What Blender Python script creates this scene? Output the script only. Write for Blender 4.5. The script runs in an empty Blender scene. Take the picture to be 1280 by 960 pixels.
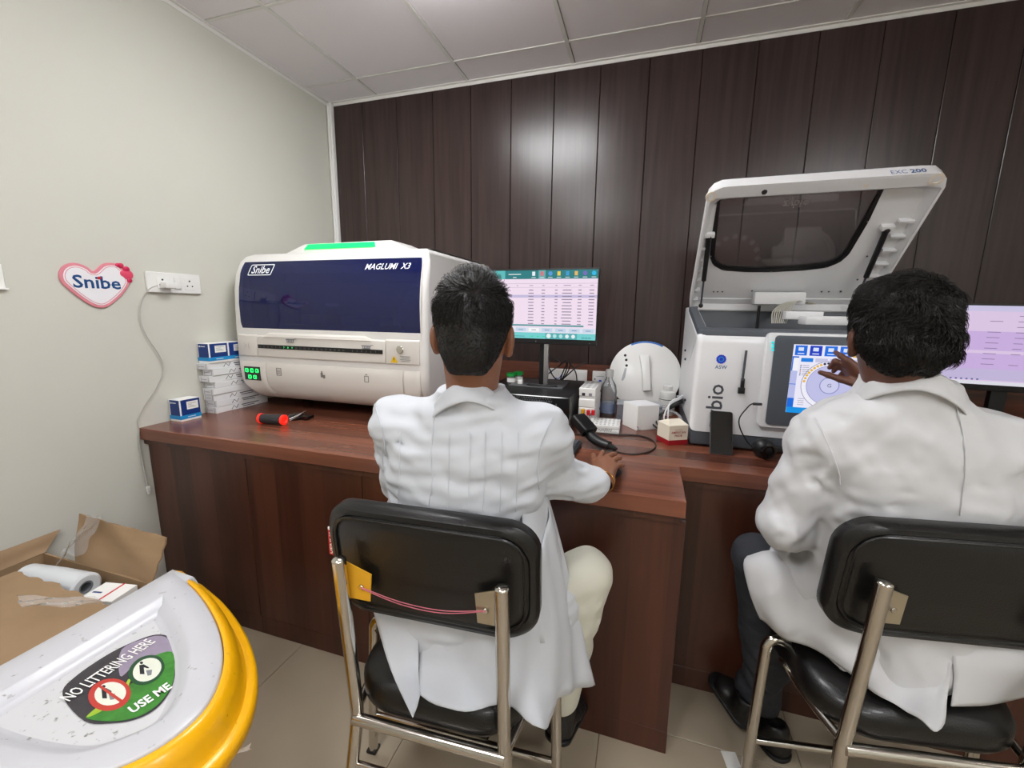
import bpy, bmesh, math, random
import numpy as np
from mathutils import Vector, Matrix
random.seed(7); PI = math.pi
S = bpy.context.scene; C = S.collection

# ---------------------------------------------------------------- camera, world, exposure
FPX = 527.26; CAMZ = 1.365
YAW, PITCH, ROLL = map(math.radians, (-17.297, -10.038, 0.685))
_f = Vector((math.sin(YAW)*math.cos(PITCH), math.cos(YAW)*math.cos(PITCH), math.sin(PITCH)))
_r = _f.cross(Vector((0, 0, 1))).normalized(); _u = _r.cross(_f)
_r2 = _r*math.cos(ROLL) + _u*math.sin(ROLL); _u2 = -_r*math.sin(ROLL) + _u*math.cos(ROLL)
cam = bpy.data.cameras.new('camera'); camo = bpy.data.objects.new('camera', cam); C.objects.link(camo)
cam.sensor_width = 36; cam.lens = FPX/1280*36; cam.clip_start = .02
M = Matrix((_r2, _u2, -_f)).transposed().to_4x4(); M.translation = (0, 0, CAMZ)
camo.matrix_world = M; S.camera = camo
def _ray(x, y): return _r2*((x-640)/FPX) - _u2*((y-480)/FPX) + _f
def onY(x, y, Y): w = _ray(x, y); return w*(Y/w.y) + Vector((0, 0, CAMZ))
def onX(x, y, X): w = _ray(x, y); return w*(X/w.x) + Vector((0, 0, CAMZ))
def onZ(x, y, Z): w = _ray(x, y); return w*((Z-CAMZ)/w.z) + Vector((0, 0, CAMZ))
world = bpy.data.worlds.new('world'); S.world = world; world.use_nodes = True
world.node_tree.nodes['Background'].inputs[0].default_value = (.8, .85, 1, 1)
world.node_tree.nodes['Background'].inputs[1].default_value = .05
S.view_settings.view_transform = 'Standard'; S.view_settings.look = 'None'
S.view_settings.exposure = 0.0; S.view_settings.gamma = 1.0; S.view_settings.use_curve_mapping = False
LAMP_E, LAMP_DROP = 22.5, .06

# ---------------------------------------------------------------- materials
def lin(c): return tuple(((v/255)/12.92 if v/255 <= .04045 else ((v/255+.055)/1.055)**2.4) for v in c) + (1,)
MATS = {}
def mat(name, col, rough=.5, metal=0, coat=0, spec=.5, emit=None, es=1, noise=0, nscale=40, bump=0, trans=0, ior=1.45, stretch=(1, 1, 1), coatr=.1):
    if name in MATS: return MATS[name]
    m = bpy.data.materials.new(name); m.use_nodes = True; nt = m.node_tree; b = nt.nodes['Principled BSDF']
    c = lin(col); b.inputs['Base Color'].default_value = c
    b.inputs['Roughness'].default_value = rough; b.inputs['Metallic'].default_value = metal
    b.inputs['Coat Weight'].default_value = coat; b.inputs['Coat Roughness'].default_value = coatr
    b.inputs['Specular IOR Level'].default_value = spec; b.inputs['IOR'].default_value = ior
    b.inputs['Transmission Weight'].default_value = trans
    if emit: b.inputs['Emission Color'].default_value = lin(emit); b.inputs['Emission Strength'].default_value = es
    if noise or bump:
        tc = nt.nodes.new('ShaderNodeTexCoord'); mp = nt.nodes.new('ShaderNodeMapping'); mp.inputs['Scale'].default_value = stretch
        n = nt.nodes.new('ShaderNodeTexNoise'); n.inputs['Scale'].default_value = nscale; n.inputs['Detail'].default_value = 5
        nt.links.new(tc.outputs['Object'], mp.inputs[0]); nt.links.new(mp.outputs[0], n.inputs['Vector'])
        if noise:
            mx = nt.nodes.new('ShaderNodeMix'); mx.data_type = 'RGBA'
            mx.inputs[6].default_value = tuple(v*(1-noise) for v in c[:3])+(1,); mx.inputs[7].default_value = tuple(min(1, v*(1+noise)) for v in c[:3])+(1,)
            nt.links.new(n.outputs['Fac'], mx.inputs[0]); nt.links.new(mx.outputs[2], b.inputs['Base Color'])
        if bump:
            bp = nt.nodes.new('ShaderNodeBump'); bp.inputs['Strength'].default_value = bump; bp.inputs['Distance'].default_value = .002
            nt.links.new(n.outputs['Fac'], bp.inputs['Height']); nt.links.new(bp.outputs[0], b.inputs['Normal'])
    MATS[name] = m; return m
def wood(name, dark, light, axis, plank, rough=.3, coat=.0, gscale=6, bump=.05, plank_mix=.6):
    """laminate: long grain along `axis` (0 x, 2 z), tone changes from plank to plank across it"""
    m = bpy.data.materials.new(name); m.use_nodes = True; nt = m.node_tree; N = nt.nodes; L = nt.links; b = N['Principled BSDF']
    tc = N.new('ShaderNodeTexCoord'); mp = N.new('ShaderNodeMapping')
    geo = N.new('ShaderNodeNewGeometry')
    sc = [gscale*8]*3; sc[axis] = gscale*.35; mp.inputs['Scale'].default_value = sc
    L.new(geo.outputs['Position'], mp.inputs[0])
    n = N.new('ShaderNodeTexNoise'); n.inputs['Scale'].default_value = 1; n.inputs['Detail'].default_value = 6; n.inputs['Distortion'].default_value = .6
    L.new(mp.outputs[0], n.inputs['Vector'])
    sx = N.new('ShaderNodeSeparateXYZ'); L.new(geo.outputs['Position'], sx.inputs[0])
    dv = N.new('ShaderNodeMath'); dv.operation = 'DIVIDE'; dv.inputs[1].default_value = plank
    L.new(sx.outputs[0 if axis == 2 else 1], dv.inputs[0])
    fl = N.new('ShaderNodeMath'); fl.operation = 'FLOOR'; L.new(dv.outputs[0], fl.inputs[0])
    wn = N.new('ShaderNodeTexWhiteNoise'); wn.noise_dimensions = '1D'; L.new(fl.outputs[0], wn.inputs['W'])
    mx = N.new('ShaderNodeMath'); mx.operation = 'MULTIPLY_ADD'; mx.inputs[1].default_value = plank_mix
    ml = N.new('ShaderNodeMath'); ml.operation = 'MULTIPLY'; ml.inputs[1].default_value = 1-plank_mix*.7
    L.new(n.outputs['Fac'], ml.inputs[0]); L.new(wn.outputs['Value'], mx.inputs[0]); L.new(ml.outputs[0], mx.inputs[2])
    cr = N.new('ShaderNodeValToRGB'); cr.color_ramp.elements[0].color = lin(dark); cr.color_ramp.elements[1].color = lin(light)
    cr.color_ramp.elements[0].position = .2; cr.color_ramp.elements[1].position = .95
    L.new(mx.outputs[0], cr.inputs[0]); L.new(cr.outputs[0], b.inputs['Base Color'])
    b.inputs['Roughness'].default_value = rough; b.inputs['Coat Weight'].default_value = coat
    bp = N.new('ShaderNodeBump'); bp.inputs['Strength'].default_value = bump; bp.inputs['Distance'].default_value = .001
    L.new(n.outputs['Fac'], bp.inputs['Height']); L.new(bp.outputs[0], b.inputs['Normal'])
    MATS[name] = m; return m
def glass(name, tint, opacity=.12, rough=.02, ior=1.45):
    """thin clear sheet: fresnel gloss over tinted see-through"""
    m = bpy.data.materials.new(name); m.use_nodes = True; nt = m.node_tree; N = nt.nodes; L = nt.links; N.clear()
    o = N.new('ShaderNodeOutputMaterial'); tr = N.new('ShaderNodeBsdfTransparent'); tr.inputs[0].default_value = tuple(tint)+(1,)
    df = N.new('ShaderNodeBsdfDiffuse'); df.inputs[0].default_value = (.75, .78, .8, 1)
    gl = N.new('ShaderNodeBsdfGlossy'); gl.inputs['Roughness'].default_value = rough
    fr = N.new('ShaderNodeFresnel'); fr.inputs[0].default_value = ior
    m1 = N.new('ShaderNodeMixShader'); m1.inputs[0].default_value = opacity; L.new(tr.outputs[0], m1.inputs[1]); L.new(df.outputs[0], m1.inputs[2])
    m2 = N.new('ShaderNodeMixShader'); L.new(fr.outputs[0], m2.inputs[0]); L.new(m1.outputs[0], m2.inputs[1]); L.new(gl.outputs[0], m2.inputs[2])
    L.new(m2.outputs[0], o.inputs[0]); MATS[name] = m; return m

# ---------------------------------------------------------------- geometry: every generator returns (verts, faces)
def join(*gs):
    V = []; F = []
    for v, f in gs:
        o = len(V); V += list(v); F += [tuple(i+o for i in q) for q in f]
    return V, F
def xf(g, loc=(0, 0, 0), rot=(0, 0, 0), sc=1):
    Mx = Matrix.Translation(loc) @ Matrix.Rotation(rot[2], 4, 'Z') @ Matrix.Rotation(rot[1], 4, 'Y') @ Matrix.Rotation(rot[0], 4, 'X')
    if not isinstance(sc, (int, float)): Mx = Mx @ Matrix.Diagonal(tuple(sc)+(1,))
    else: Mx = Mx @ Matrix.Scale(sc, 4)
    return [tuple(Mx @ Vector(v)) for v in g[0]], g[1]
def mxf(g, Mx): return [tuple(Mx @ Vector(v)) for v in g[0]], g[1]
def bevel(g, w, seg=2, ang=30):
    bm = bmesh.new(); vs = [bm.verts.new(v) for v in g[0]]
    for f in g[1]: bm.faces.new([vs[i] for i in f])
    bm.normal_update()
    es = [e for e in bm.edges if len(e.link_faces) == 2 and e.calc_face_angle(0) > math.radians(ang)]
    bmesh.ops.bevel(bm, geom=es, offset=w, segments=seg, profile=.6, affect='EDGES', clamp_overlap=True)
    bm.verts.index_update(); r = [tuple(v.co) for v in bm.verts], [tuple(v.index for v in f.verts) for f in bm.faces]
    bm.free(); return r
def box(x0, x1, y0, y1, z0, z1, b=0, seg=2):
    v = [(x, y, z) for z in (z0, z1) for y in (y0, y1) for x in (x0, x1)]
    f = [(0, 2, 3, 1), (4, 5, 7, 6), (0, 1, 5, 4), (2, 6, 7, 3), (0, 4, 6, 2), (1, 3, 7, 5)]
    return bevel((v, f), b, seg) if b else (v, f)
def cbox(w, d, h, b=0, seg=2): return box(-w/2, w/2, -d/2, d/2, 0, h, b, seg)
def prism(pts, z0, z1, b=0, seg=2, ang=30):
    n = len(pts); v = [(p[0], p[1], z0) for p in pts]+[(p[0], p[1], z1) for p in pts]
    f = [tuple(range(n-1, -1, -1)), tuple(range(n, 2*n))]+[(i, (i+1) % n, n+(i+1) % n, n+i) for i in range(n)]
    return bevel((v, f), b, seg, ang) if b else (v, f)
def up(g): return [(x, -z, y) for x, y, z in g[0]], g[1]      # xy-drawn shape stood up: front faces -y
def rrect(w, h, r, n=5, cx=0, cy=0):
    rs = r if isinstance(r, (list, tuple)) else [r]*4; out = []
    for k, (sx, sy, a0) in enumerate(((1, 1, 0), (-1, 1, 90), (-1, -1, 180), (1, -1, 270))):
        q = rs[k]
        for i in range(n+1):
            a = math.radians(a0+90*i/n); out.append((cx+sx*(w/2-q)+q*math.cos(a), cy+sy*(h/2-q)+q*math.sin(a)))
    return out
def circ(r, n=24, cx=0, cy=0): return [(cx+r*math.cos(2*PI*i/n), cy+r*math.sin(2*PI*i/n)) for i in range(n)]
def lathe(pr, n=24, cap=True):
    v = []; f = []; m = len(pr)
    for r, z in pr: v += [(r*math.cos(2*PI*i/n), r*math.sin(2*PI*i/n), z) for i in range(n)]
    for k in range(m-1):
        for i in range(n): f.append((k*n+i, k*n+(i+1) % n, (k+1)*n+(i+1) % n, (k+1)*n+i))
    if cap: f += [tuple(range(n-1, -1, -1)), tuple(range((m-1)*n, m*n))]
    return v, f
def catmull(P, per=6, closed=False):
    P = [Vector(p) for p in P]; n = len(P); out = []
    for i in range(n if closed else n-1):
        g = (lambda k: P[k % n]) if closed else (lambda k: P[max(0, min(n-1, k))])
        a, b, c, d = g(i-1), g(i), g(i+1), g(i+2)
        for j in range(per):
            t = j/per; out.append(.5*((2*b)+(c-a)*t+(2*a-5*b+4*c-d)*t*t+(3*b-a-3*c+d)*t**3))
    if not closed: out.append(P[-1])
    return out
def tube(pts, r, n=10, closed=False, flat=1.0, smooth=0):
    if smooth: pts = catmull(pts, smooth, closed)
    pts = [Vector(p) for p in pts]; m = len(pts); v = []; f = []
    rad = r if isinstance(r, (list, tuple)) else [r]*m
    if len(rad) != m: rad = [rad[0]+(rad[-1]-rad[0])*i/(m-1) for i in range(m)]
    t0 = None; nrm = None
    for i in range(m):
        t = ((pts[(i+1) % m] if (closed or i < m-1) else pts[i])-(pts[i-1] if (closed or i) else pts[i])).normalized()
        if nrm is None: nrm = t.orthogonal().normalized() if abs(t.z) > .95 else t.cross(Vector((0, 0, 1))).normalized()
        nrm = (nrm-t*nrm.dot(t)).normalized(); bn = t.cross(nrm)
        for k in range(n):
            a = 2*PI*k/n; v.append(tuple(pts[i]+nrm*math.cos(a)*rad[i]+bn*math.sin(a)*rad[i]*flat))
    for i in range(m if closed else m-1):
        for k in range(n):
            a = i*n; b = ((i+1) % m)*n; f.append((a+k, a+(k+1) % n, b+(k+1) % n, b+k))
    if not closed: f += [tuple(range(n-1, -1, -1)), tuple(range((m-1)*n, m*n))]
    return v, f
def grid(fn, nu, nv, closed_u=False):
    v = [tuple(fn(i/(nu if closed_u else nu-1), j/(nv-1))) for j in range(nv) for i in range(nu)]; f = []
    for j in range(nv-1):
        for i in range(nu if closed_u else nu-1):
            a = j*nu+i; b = j*nu+(i+1) % nu; f.append((a, b, b+nu, a+nu))
    return v, f
def ball(r, n=16, m=10, sc=(1, 1, 1), loc=(0, 0, 0)):
    pr = [(max(1e-4, r*math.sin(PI*i/m)), -r*math.cos(PI*i/m)) for i in range(m+1)]
    return xf(lathe(pr, n), loc, sc=sc)
_TX = {}
def text(s, size, depth=.0006, bold=0, shear=0, align='CENTER', space=1.0):
    """lettering drawn in xy, baseline y=0"""
    k = (s, bold, shear, align, space)
    if k not in _TX:
        cu = bpy.data.curves.new('t', 'FONT'); cu.body = s; cu.size = 1; cu.offset = bold; cu.shear = shear; cu.align_x = align; cu.resolution_u = 2; cu.space_character = space
        o = bpy.data.objects.new('t', cu); me = bpy.data.meshes.new_from_object(o)
        _TX[k] = ([tuple(v.co) for v in me.vertices], [tuple(p.vertices) for p in me.polygons])
        bpy.data.objects.remove(o); bpy.data.curves.remove(cu); bpy.data.meshes.remove(me)
    v, f = _TX[k]
    return [(x*size, y*size, z+depth) for x, y, z in v], f

# ---------------------------------------------------------------- objects
WM = {}
def thing(name, label, cat, loc=(0, 0, 0), rz=0, group=None):
    o = bpy.data.objects.new(name, None); C.objects.link(o); o.location = loc; o.rotation_euler = (0, 0, rz)
    o.empty_display_size = .05
    o['label'] = label; o['category'] = cat
    if group: o['group'] = group
    WM[o] = Matrix.Translation(loc) @ Matrix.Rotation(rz, 4, 'Z'); return o
def obj(name, g, m, parent=None, world=True, smooth=35, label=None, loc=None, rz=0):
    """one mesh object. verts are world coordinates (world=True) or the parent's own"""
    me = bpy.data.meshes.new(name); v, f = g
    P0 = WM.get(parent) if parent else None
    own = Matrix.Identity(4)
    if parent is None and loc is not None: own = Matrix.Translation(loc) @ Matrix.Rotation(rz, 4, 'Z')
    ref = P0 if P0 is not None else own
    if world and (P0 is not None): inv = ref.inverted(); v = [tuple(inv @ Vector(q)) for q in v]
    me.from_pydata([tuple(q) for q in v], [], f); me.update()
    if smooth:
        me.shade_smooth(); me.set_sharp_from_angle(angle=math.radians(smooth))
    me.materials.append(m if not isinstance(m, str) else MATS[m])
    o = bpy.data.objects.new(name, me); C.objects.link(o)
    if parent: o.parent = parent; WM[o] = ref
    else: o.matrix_world = own; WM[o] = own
    if label: o['label'] = label
    return o
def tag(o, label, cat, group=None):
    o['label'] = label; o['category'] = cat
    if group: o['group'] = group
    return o
def one(name, g, m, label, cat, loc=(0, 0, 0), rz=0, group=None, smooth=35):
    """a thing that is a single mesh, drawn around its own base point"""
    return tag(obj(name, g, m, None, False, smooth, None, loc, rz), label, cat, group)
def struct(name, g, m, parent=None, smooth=35):
    o = obj(name, g, m, parent, True, smooth)
    if not parent: o['kind'] = 'structure'
    return o
def piece(src, parent, loc, name=None):
    o = bpy.data.objects.new(name or src.name.split('.')[0], src.data); C.objects.link(o); o.parent = parent; o.location = loc; WM[o] = WM[parent]; return o

# ---------------------------------------------------------------- common materials
mat('wall_paint', (205, 204, 194), .75, noise=.03, nscale=3, bump=.04)
mat('ceil_tile', (236, 231, 235), .9, noise=.03, nscale=300, bump=.1)
mat('tbar', (225, 223, 220), .5); mat('gap', (28, 26, 26), .9)
mat('tile', (165, 152, 133), .28, noise=.05, nscale=9); mat('grout', (110, 100, 88), .9)
wood('panel_wood', (42, 31, 29), (70, 54, 51), 2, .2435, rough=.27, gscale=5, bump=.12, plank_mix=.12)
wood('top_wood', (64, 34, 26), (140, 84, 62), 0, .085, rough=.26, gscale=4, plank_mix=.36)
wood('cab_wood', (52, 26, 19), (92, 52, 37), 2, .11, rough=.3, gscale=4, plank_mix=.4)
mat('white_pl', (232, 231, 228), .3, coat=.2); mat('off_pl', (222, 218, 211), .38)
mat('black_pl', (20, 20, 21), .4); mat('black_gl', (12, 12, 13), .12, coat=.5); mat('dark_grey', (70, 73, 78), .45)
mat('grey_pl', (120, 123, 127), .45); mat('silver', (190, 190, 192), .3, metal=1)
mat('chrome', (205, 200, 192), .16, metal=1, noise=.06, nscale=60)
mat('steel', (196, 188, 170), .34, metal=1); mat('leather', (17, 16, 16), .33, bump=.35, nscale=320, coat=.15)
mat('ink', (30, 32, 38), .6); mat('navy', (16, 52, 122), .45); mat('sky_blue', (25, 140, 205), .45)
mat('card', (228, 228, 230), .55); mat('white_paper', (240, 239, 236), .6); mat('grey_print', (130, 132, 138), .6)
mat('red', (200, 25, 35), .45); mat('green_cap', (20, 150, 60), .4); mat('yellow_cap', (225, 165, 20), .4)

# ---------------------------------------------------------------- the room
XL, XR, YB, YF, ZC = -2.008, 2.6185, 2.46, -2.3, 2.638
struct('wall_left', box(XL-.1, XL, YF-.1, YB+.1, -.05, ZC+.1), 'wall_paint')
struct('wall_right', box(XR, XR+.1, YF-.1, YB+.1, -.05, ZC+.1), 'wall_paint')
struct('wall_front', box(XL, XR, YF-.1, YF, -.05, ZC+.1), 'wall_paint')
wb = struct('wall_back', box(XL, XR, YB+.012, YB+.1, -.05, ZC+.1), 'gap')
PW = .2435
pw = PW/2-.0012
for k in range(19):
    a = math.radians(random.uniform(-.25, .25)); x = XL+PW*(k+.5)
    o = obj('wood_panel', xf(box(-pw, pw, 0, .011, 0, ZC-1.05, .0022, 1), (0, 0, 0), (0, 0, a)), 'panel_wood', wb, False, 20)
    o.location = (x, YB, 1.05)
struct('trim_1', box(XL, XR, YB-.012, YB+.012, .8555, 1.056, .001), 'top_wood')
struct('trim_2', join(box(XL, XR, YB-.018, YB+.002, ZC-.006, ZC-.001), box(XL, XR, YB-.003, YB+.001, ZC-.022, ZC-.002)), 'tbar')
struct('trim_3', join(box(XL, XL+.018, YF, YB, ZC-.006, ZC-.001), box(XL-.001, XL+.003, YF, YB, ZC-.022, ZC-.002)), 'tbar')
struct('trim_4', join(box(XL+.003, XL+.04, YB-.03, YB-.003, .8555, ZC-.01, .004), tube([(XL+.022, YB-.034, .87), (XL+.022, YB-.034, ZC-.03)], .009, 8)), 'white_pl')
# ceiling: tiles in a T-bar grid
ce = struct('ceiling', box(XL, XR, YF, YB, ZC+.012, ZC+.1), 'gap')
gx = [XL]+[-1.653+.603*k for k in range(7)]+[XR]; gy = [YB]+[2.257-.603*k for k in range(8)]+[YF]
LIGHTS = [(2, 2), (6, 5), (2, 5), (5, 7)]
for i in range(len(gx)-1):
    for j in range(len(gy)-1):
        if (i, j) in LIGHTS: continue
        x0, x1, y1, y0 = gx[i], gx[i+1], gy[j], gy[j+1]
        if x1-x0 < .03 or y1-y0 < .03: continue
        o = obj('ceiling_tile', box(x0+.012, x1-.009, y0+.009, y1-.009, ZC, ZC+.011, .0015, 1), 'ceil_tile', ce, True, 20)
for x in gx[1:-1]: obj('ceiling_bar', box(x-.008, x+.009, YF, YB, ZC-.004, ZC+.012), 'tbar', ce)
for y in gy[1:-1]: obj('ceiling_bar', box(XL, XR, y-.006, y+.007, ZC-.0035, ZC+.012), 'tbar', ce)
# LED panels, diffusers dropped so their glowing sides brighten the ceiling (out of the frame, one mirrored in the wood panelling)
mat('lamp', (255, 250, 244), .5, emit=(252, 253, 255), es=LAMP_E)
for (i, j), where in zip(LIGHTS, ('mirrored in the wood panelling above the thin monitor', 'over the right end of the worktop', 'behind the chair with the pink thread', 'over the open floor far behind the second chair')):
    x0, x1, y1, y0 = gx[i], gx[i+1], gy[j], gy[j+1]; cx, cy = (x0+x1)/2, (y0+y1)/2
    t = thing('ceiling_light', 'square led panel in the ceiling '+where, 'light', (cx, cy, ZC-.004), 0, 'led panels in the ceiling')
    w = (x1-x0)/2-.012; d = (y1-y0)/2-.01
    obj('frame', join(box(-w, w, -d, -d+.02, 0, .012), box(-w, w, d-.02, d, 0, .012), box(-w, -w+.02, -d+.02, d-.02, 0, .012), box(w-.02, w, -d+.02, d-.02, 0, .012)), 'tbar', t, False)
    obj('diffuser', box(-w+.02, w-.02, -d+.02, d-.02, -LAMP_DROP, .011, .01), 'lamp', t, False)
# floor tiles
fl = struct('floor', box(XL, XR, YF, YB, -.05, -.004), 'grout')
fx = [XL]+[x for x in (-.06+.6*k for k in range(-3, 5)) if XL+.02 < x < XR-.02]+[XR]
fy = [YF]+[y for y in (1.265+.6*k for k in range(-6, 3)) if YF+.02 < y < YB-.02]+[YB]
for i in range(len(fx)-1):
    for j in range(len(fy)-1):
        obj('floor_tile', box(fx[i]+.0012, fx[i+1]-.0012, fy[j]+.0012, fy[j+1]-.0012, -.012, 0, .0008, 1), 'tile', fl, True, 20)

# ---------------------------------------------------------------- worktop and cabinets
ZT = .855; SX = .138; Y1 = 1.168; Y2 = 1.448
wt = thing('worktop', 'reddish brown wood laminate worktop along the panelled wall, stepped in front', 'worktop', (-.9, 1.8, ZT-.05))
pl = [(XL+.001, Y1), (SX, Y1), (SX, Y2), (XR-.001, Y2), (XR-.001, YB-.013), (XL+.001, YB-.013)]
obj('top_board', prism(pl, ZT-.05, ZT, .0018, 1), 'top_wood', wt)
obj('under_strip', join(box(XL+.002, SX-.012, Y1+.012, Y1+.03, ZT-.072, ZT-.05), box(SX-.012, XR-.002, Y2+.012, Y2+.03, ZT-.072, ZT-.05)), 'cab_wood', wt)
def cabinet(x0, x1, yf, yb, label):
    t = thing('base_cabinet', label, 'cabinet', ((x0+x1)/2, (yf+yb)/2, 0), 0, 'base cabinets under the worktop')
    obj('body', box(x0, x1, yf+.02, yb, .0, ZT-.072), 'cab_wood', t)
    obj('door', box(x0+.0015, x1-.0015, yf, yf+.018, .083, ZT-.072-.001, .0012, 1), 'cab_wood', t)
    obj('plinth', box(x0, x1, yf+.004, yf+.02, 0, .08, .001, 1), 'cab_wood', t)
cabinet(-2.004, -1.463, 1.192, 1.75, 'dark walnut base cabinet with plain door touching the cream side wall')
cabinet(-1.463, -.925, 1.192, 1.75, 'dark walnut base cabinet with plain door below the blue-visor analyser')
cabinet(-.925, -.39, 1.192, 1.75, 'dark walnut base cabinet behind the chair with the pink thread')
cabinet(-.39, .145, 1.192, 1.75, 'dark walnut base cabinet ending at the step of the worktop beside the cream trousers')
cabinet(.16, .71, 1.472, 2.0, 'dark walnut base cabinet set back behind the dark trouser leg')
cabinet(.71, 1.3, 1.474, 2.0, 'dark walnut base cabinet set back behind the second chair')
for o in [q for q in C.objects if q.name.startswith('base_cabinet')]: o.pop('group', None) if 'group' in o else None

# ---------------------------------------------------------------- chairs
def cushion(w, h, r, t, bulge=.015, nu=26, nv=20):
    """padded rounded slab in xz, front (+y) and back, thickness t"""
    o = rrect(w, h, r, 8); rings = []
    prof = [(.0, -t*.5, .90), (.35, -t*.5, .93), (.0, -t*.42, .985), (.0, -t*.15, 1), (.0, t*.15, 1), (.0, t*.42, .985), (.0, t*.5, .93)]
    V = []; F = []; n = len(o)
    def ring(s, y): 
        k = len(V)
        for x, z in o: V.append((math.copysign(max(abs(x)-(1-s)*.25, 0), x), y, math.copysign(max(abs(z)-(1-s)*.25, 0), z)))
        return k
    seq = [(.55, -t*.5-.0), (.80, -t*.5), (.90, -t*.5), (.915, -t*.44), (.93, -t*.5), (.97, -t*.46), (1, -t*.25), (1, t*.2), (.97, t*.44), (.9, t*.5+bulge*.4), (.7, t*.5+bulge), (.5, t*.5+bulge)]
    ks = [ring(s, y) for s, y in seq]
    for a, b in zip(ks, ks[1:]):
        for i in range(n): F.append((a+i, a+(i+1) % n, b+(i+1) % n, b+i))
    F.append(tuple(ks[0]+i for i in range(n-1, -1, -1))); F.append(tuple(ks[-1]+i for i in range(n)))
    return V, F
def chair(loc, rz, label, first):
    t = thing('visitor_chair', label, 'chair', loc, rz, 'black leather chairs at the worktop')
    L = lambda n, g, m, p=t, lab=None: obj(n, g, m, p, False, 40, lab)
    tilt = -.11
    bk = L('backrest', xf(cushion(.505, .29, .075, .052), (0, .045, .787), (tilt*-1, 0, 0)), 'leather')
    # curved a little around the sitter
    for v in bk.data.vertices: v.co.y -= .35*(.05-v.co.x*v.co.x*0) * 0; v.co.y += .38*v.co.x**2
    # welt line round the back board
    w = [(x, 0, z) for x, z in rrect(.448, .233, .055, 8)]
    wp = xf((w, []), (0, .045, .787), (-tilt, 0, 0))[0]
    wp = [(x, y-.0275+.38*x*x, z) for x, y, z in wp]
    L('piping', tube(wp, .0035, 6, True), 'leather', bk)
    L('seat', xf(join(xf(cushion(.45, .39, .12, .075, .02), (0, 0, 0), (PI/2, 0, 0))), (0, .22, .42)), 'leather')
    for s in (-1, 1):
        pts = [(s*.187, -.012, .815), (s*.187, -.003, .70), (s*.187, .018, .42), (s*.19, .02, .36), (s*.2, -.005, .2), (s*.21, -.035, .0)]
        lg = L('leg', tube(pts, .0155, 14, smooth=5), 'chrome')
        L('end_cap', xf(ball(.0155, 14, 8, (1, 1, .45)), (s*.187, -.012, .815)), 'chrome', lg)
        L('foot', xf(cbox(.034, .034, .012, .004), (s*.21, -.035, 0)), 'black_pl', lg)
        fl_ = L('leg', tube([(s*.215, .235, .45), (s*.245, .235, .462), (s*.268, .234, .445), (s*.274, .232, .38), (s*.288, .222, .0)], .0145, 14, smooth=5), 'chrome')
        L('foot', xf(cbox(.032, .032, .012, .004), (s*.288, .222, 0)), 'black_pl', fl_)
        L('side_rail', tube([(s*.19, .015, .385), (s*.21, .12, .388), (s*.225, .235, .40)], .011, 10, smooth=4), 'chrome')
        br = [(s*.187, -.002), (s*.128, -.002+.0), (s*.122, .066), (s*.187, .088)]
        g = prism([(x, z) for x, z in (br if s > 0 else br[::-1])], 0, .003)
        lab = None
        bp = L('bracket', xf(([(x, y, z) for x, y, z in up(g)[0]], g[1]), (0, .012, .71)), 'steel' if not (first and s < 0) else mat('yellow_tape', (224, 165, 40), .4), t, 'yellow taped mounting bracket' if (first and s < 0) else None)
        L('screw', xf(up(prism(circ(.007, 12), 0, .005, .0015, 1)), (s*.147, .0085, .742)), 'chrome', bp)
    L('seat_rail', tube([(-.19, .012, .375), (.19, .012, .375)], .014, 12), 'chrome')
    L('cross_bar', tube([(-.283, .226, .13), (.283, .226, .13)], .010, 10), 'chrome')
    L('cross_bar', tube([(-.196, .004, .25), (.196, .004, .25)], .009, 10), 'chrome')
    if first:
        mat('thread', (200, 110, 125), .6)
        for dz in (0, .006):
            L('thread', tube([(-.147, .004, .742+dz*.4), (-.05, .0, .724+dz), (.05, .0, .722+dz), (.147, .004, .742+dz*.3)], .0011, 5, smooth=6), 'thread', t, 'pink thread tied between the brackets')
        tg = L('maker_tag', xf(box(-.012, .012, -.002, .002, -.032, .032), (-.262, .066, .80), (0, 0, -.3)), 'red', t, 'small red woven tag with white lettering')
        for dd in (.0125,): L('tag_edge', xf(box(-.0125, .0125, -.0015, .0015, .032, .039), (-.262, .066, .80), (0, 0, -.3)), 'white_paper', tg)
        L('lettering', xf(xf(up(xf(text('VENUS', .019, .0005, .012), (0, 0, 0), (0, 0, PI/2))), (.0065, -.0021, 0)), (-.262, .066, .80), (0, 0, -.3)), 'white_paper', tg)
    return t
chair((-.428, .722, 0), .06, 'black leather chrome chair with a pink thread tied across its backrest', True)
chair((.69, 1.03, 0), .17, 'black leather chrome chair without thread, its seat partly covered by a pointed white coat tail', False)
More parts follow.
